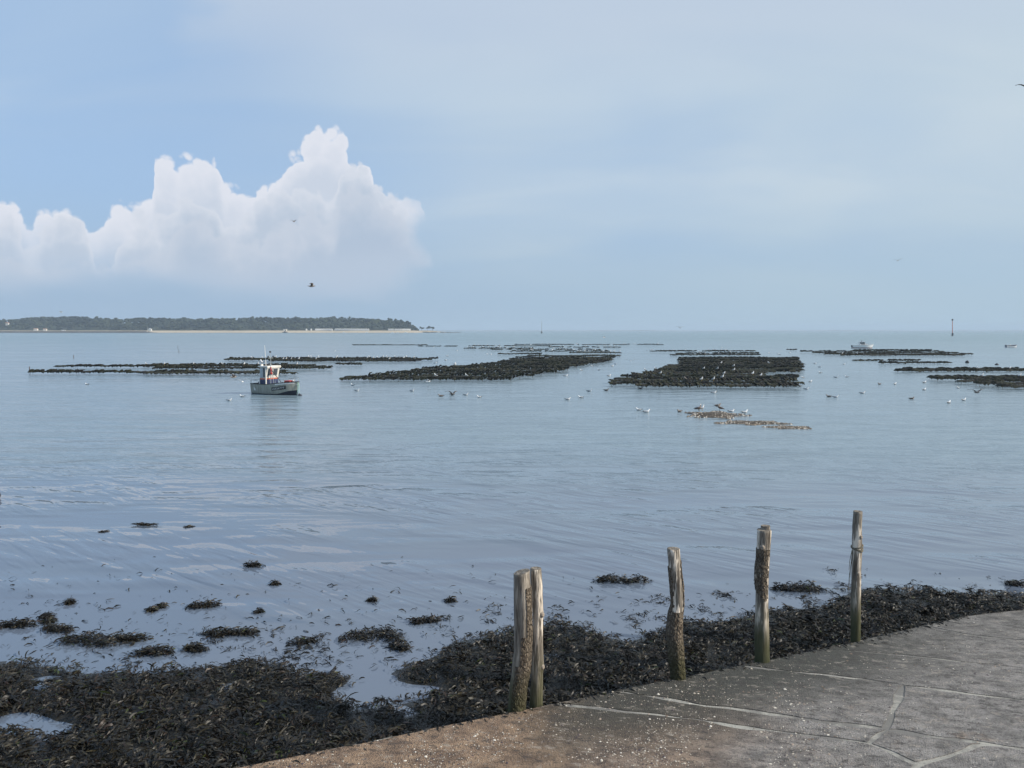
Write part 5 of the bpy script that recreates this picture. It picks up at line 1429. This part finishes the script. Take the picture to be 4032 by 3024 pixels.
# rocks trailing off the tip
for i, a in enumerate((1715, 1742, 1768, 1795, 1822)):
    p = on_z(a, 1309); m = MB(); m.ico((0, 0, 0), 9 - i, 2, 0.35, sc=(2.2, 1.0, 0.32))
    tag(m.build('rock', MAT['stone'] if 'stone' in MAT else plain('shore_rock', (0.13, 0.115, 0.095), 0.9, 0.3, 0.4), loc=(p.x, YI + 30, 0)), 'low dark rock off the tip of the island', 'rock', 'rocks off the island tip')
# beach huts
MAT['hut'] = plain('white_hut_boards', (0.86, 0.86, 0.84), 0.6, 0.05, 0.5)
MAT['roof'] = plain('pale_hut_roof', (0.55, 0.54, 0.53), 0.7, 0.15, 0.5)
MAT['stone'] = plain('jetty_stone', (0.11, 0.092, 0.085), 0.9, 0.3, 0.3)
hm = MB(); hm.box((0, 0, 1.15), (2.5, 2.6, 2.3)); HUT_W = hm.mesh('wall', MAT['hut'])
hm = MB(); hm.add([(-1.45, -1.5, 2.25), (1.45, -1.5, 2.25), (1.45, 1.5, 2.25), (-1.45, 1.5, 2.25), (0, -1.5, 3.25), (0, 1.5, 3.25)], [(0, 4, 5, 3), (4, 1, 2, 5), (0, 1, 4), (2, 3, 5), (3, 2, 1, 0)]); HUT_R = hm.mesh('roof', MAT['hut'])
hm = MB(); hm.box((0, -1.32, 0.95), (0.9, 0.05, 1.85)); HUT_D = hm.mesh('door', MAT['roof'])
def hut(px, lab, s=1.45):
    d = 42; z = float(ground_h(np.array([px]), np.array([d]))[0])
    root = empty('beach_hut', (ix(px) * (1 + d / YI), YI + d + float(shore(np.array([px]))[0]), z)); root.scale = (s, s, s * 1.15)
    tag(root, lab, 'hut', 'white beach huts under the wood')
    for nm, me in (('wall', HUT_W), ('roof', HUT_R), ('door', HUT_D)): link(bpy.data.objects.new(nm, me), root)
for a, b2, step, lab in ((1238, 1305, 4.2, 'white beach hut in the first unbroken terrace under the wood'), (1316, 1373, 4.2, 'white beach hut in the longer middle terrace under the wood'), (1377, 1452, 5.2, 'white beach hut in the gappy row at the end of the terraces'), (1533, 1553, 4.2, 'white beach hut in the short group past the empty sand'), (1558, 1586, 6.0, 'white beach hut standing apart near the island tip'), (1588, 1617, 4.2, 'white beach hut in the last group before the island tip')):
    x = a
    while x <= b2: hut(x, lab); x += step * random.uniform(0.95, 1.08)
for a, lab in ((1204, 'single white hut apart from the terraces on the sand'), (1221, 'single white hut next to the first terrace')): hut(a, lab)
# jetty with its light, lighthouse in the wood, cabin, vans
j = MB(); rings = []
for a in np.arange(-520, 645, 12.0):
    e = 1.0 if a < 610 else (640 - a) / 40
    e = max(0.15, e); x = ix(a); w = 4 + mnoise.noise(Vector((a * 0.1, 0, 0))) * 1.2; y = YI - 40
    rings.append([(x, y - w * 1.4, -1), (x, y - w * 0.7, 3.4 * e + mnoise.noise(Vector((a * 0.3, 3, 0))) * 0.4), (x, y + w * 0.7, 3.6 * e), (x, y + w * 1.4, -1)])
jt = empty('jetty', (0, 0, 0)); tag(jt, 'long dark stone jetty running along the island shore', 'jetty')
j.loft(rings).build('stone_bank', MAT['stone'], jt)
pr = MB(); pr.box(((ix(-520) + ix(600)) / 2, YI - 36, 4.3), (ix(600) - ix(-520), 0.8, 1.6)); pr.build('parapet', plain('pale_parapet', (0.34, 0.31, 0.25), 0.9, 0.15, 0.1), jt)
x = ix(617); lh = empty('harbour_light', (x, YI - 38, 3.4)); tag(lh, 'cream harbour light hut on legs at the jetty head', 'light house')
MB().box((0, 0, 4.2), (7.5, 6, 6.0)).build('cabin', MAT['cabin'], lh)
MB().loft([[(-4, -3.3, 7.2), (4, -3.3, 7.2), (4, 3.3, 7.2), (-4, 3.3, 7.2)], [(-0.8, -0.8, 8.8), (0.8, -0.8, 8.8), (0.8, 0.8, 8.8), (-0.8, 0.8, 8.8)]]).build('roof', MAT['roof'], lh)
MB().tube([(0, 0, 8.8), (0, 0, 10.6)], 0.5, 6).build('lantern', MAT['steel'], lh)
for a in (-3, 3):
    for b2 in (-2.4, 2.4): MB().tube([(a * 1.15, b2, -0.6), (a, b2, 1.4)], 0.35, 6).build('leg', MAT['stone'], lh)
x = ix(568); f = empty('flagpole', (x, YI + 20, 1.0)); tag(f, 'bare white flagpole on the island shore', 'pole'); MB().tube([(0, 0, 0), (0, 0, 14)], [0.3, 0.2], 6).build('pole', MAT['white'], f); MB().ico((0, 0, 14.2), 0.4, 1).build('truck', MAT['white'], f)
z = float(top_h(np.array([1400.0]))[0]); l2 = empty('lighthouse', (ix(1400) * 1.08, YI + 170, z - 15)); tag(l2, 'small white lighthouse tower with dark dome above the tree tops', 'lighthouse')
MB().tube([(0, 0, -6), (0, 0, 8)], [1.9, 1.6], 10).build('tower', MAT['white'], l2); MB().loft([[(math.cos(q) * r_, math.sin(q) * r_, z_) for q in (2 * math.pi * k / 10 for k in range(10))] for z_, r_ in ((8, 1.9), (10, 1.8), (12.5, 1.5), (14.5, 0.3))]).build('dome', MAT['stone'], l2)
x = ix(1124); cbn = empty('beach_cabin', (x * 1.015, YI + 34 + float(shore(np.array([1124.0]))[0]), 4.6)); tag(cbn, 'square sand coloured cabin on the beach below the wood', 'cabin'); MB().box((0, 0, 2.6), (9, 6, 5.2)).build('wall', MAT['cabin'], cbn); MB().box((0, 0, 5.4), (9.8, 6.8, 0.5)).build('roof', MAT['roof'], cbn); MB().box((1.5, -3.05, 1.6), (2.0, 0.1, 3.0)).build('door', MAT['stone'], cbn)
for a, w, hh2, lab in ((133, 10, 6, 'low ochre house by the dark round tree'), (170, 9, 5, 'low pinkish house beside the ochre house'), (24, 8, 7, 'pale house high among the trees at the island end')):
    d = 46 if a > 30 else 110
    hs = empty('house', (ix(a) * (1 + d / YI), YI + d + float(shore(np.array([float(a)]))[0]), float(ground_h(np.array([float(a)]), np.array([float(d)]))[0]) + (8 if a < 30 else 0))); tag(hs, lab, 'house', 'small houses on the island')
    MB().box((0, 0, hh2 * 0.3), (w, 6, hh2 * 1.0)).build('wall', MAT['cabin'], hs)
    MB().add([(-w / 2 - .4, -3.4, hh2 * 0.8), (w / 2 + .4, -3.4, hh2 * 0.8), (w / 2 + .4, 3.4, hh2 * 0.8), (-w / 2 - .4, 3.4, hh2 * 0.8), (-w / 2 - .4, 0, hh2 * 1.15), (w / 2 + .4, 0, hh2 * 1.15)], [(0, 1, 5, 4), (2, 3, 4, 5), (0, 4, 3), (1, 2, 5), (3, 2, 1, 0)]).build('roof', plain('clay_roof', (0.36, 0.20, 0.14), 0.8, 0.15, 0.3), hs)
    for k in (-0.25, 0.25): MB().box((k * w, -3.03, hh2 * 0.35), (1.3, 0.08, 1.6)).build('window', MAT['glass'], hs)
for i, (a, lab) in enumerate(((234, 'white van parked among pines on the island shore'), (243, 'white van parked among pines on the island shore'))):
    vn = empty('parked_van', (ix(a) * 1.015, YI + 34 + float(shore(np.array([float(a)]))[0]), 4.9)); tag(vn, lab, 'van', 'vans parked on the island')
    MB().box((0, 0, 1.6), (5.2, 2.0, 2.2), taper=0.92).build('body', MAT['white'], vn); MB().box((1.9, 0, 2.0), (1.0, 2.02, 0.7)).build('windscreen', MAT['glass'], vn)
    for xx in (-1.6, 1.6): MB().tube([(xx, -1.02, 0.4), (xx, 1.02, 0.4)], 0.4, 10).build('wheel', MAT['black'], vn)
# small craft on moorings off the beach
for i, (a, y, L, lab) in enumerate(((1122, 1308, 14, 'dark launch moored off the beach cabin'), (1354, 1305, 8, 'tiny white boat off the middle terrace of huts'), (1444, 1305, 8, 'tiny white boat off the last terrace of huts'), (1545, 1304, 8, 'tiny white boat off the short hut group'), (1566, 1304, 7, 'tiny white boat off the huts standing apart'), (1598, 1304, 9, 'tiny white boat off the last hut group'), (1726, 1303, 10, 'tiny white boat off the island tip'))):
    Yb = YI - 60; rt = empty('moored_boat', (ix(a) * Yb / YI, Yb, 0)); tag(rt, lab, 'boat', 'small boats moored off the island')
    st = hull_shape(L, L * 0.33, lambda t: L * 0.13 + L * 0.05 * t * t, L * 0.05, n=10)
    mm = MAT['black'] if i == 0 else MAT['white']
    h_ = hull_mesh(st, None).build('hull', mm, rt, smooth=True); deck_mesh(st, 0.1).build('deck', mm, h_)
    MB().box((-L * 0.05, 0, L * 0.2), (L * 0.3, L * 0.2, L * 0.16), taper=0.8).build('cabin', mm, rt)
# far ship and far coast on the horizon
p = on_z(3306, 1303.4); sh_ = empty('ship', (p.x, p.y, 0)); tag(sh_, 'faint grey ship far off on the horizon', 'ship')
st = hull_shape(36, 8, lambda t: 4 + 2 * t * t, 1.5, n=10); MB().box((-6, 0, 7.5), (10, 6, 7), taper=0.85).build('superstructure', MAT['steel'], sh_); hull_mesh(st, None).build('hull', MAT['steel'], sh_, smooth=True)
m = MB(); rings = []
for x in np.arange(-1100, 7000, 180.0):
    hc = 7 + 5 * mnoise.noise(Vector((x * 0.0011, 2, 0))) + 2 * mnoise.noise(Vector((x * 0.006, 5, 0)))
    rings.append([(x, 9150, -1), (x, 9190, max(1.0, hc)), (x, 9330, -1)])
tag(m.loft(rings).build('far_coast', plain('far_coast_ground', (0.16, 0.16, 0.12), 0.9, 0.2, 0.01)), 'faint low coast along the horizon', kind='structure')

# ================================================================== AIR
m = MB(); x0, x1, y0, y1, z0, z1 = -9100, 9100, -80, 9480, -3.0, 62.0
m.box(((x0 + x1) / 2, (y0 + y1) / 2, (z0 + z1) / 2), (x1 - x0, y1 - y0, z1 - z0))
hzm = bpy.data.materials.new('haze_air'); hzm.use_nodes = True; nt = hzm.node_tree; nt.nodes.clear()
out = nt.nodes.new('ShaderNodeOutputMaterial'); vol = nt.nodes.new('ShaderNodeVolumePrincipled')
vol.inputs['Color'].default_value = (0.68, 0.84, 1.0, 1); vol.inputs['Density'].default_value = 0.00013; vol.inputs['Anisotropy'].default_value = 0.0
nt.links.new(vol.outputs[0], out.inputs['Volume'])
tag(m.build('haze', hzm), 'thin summer haze over the bay', kind='stuff')
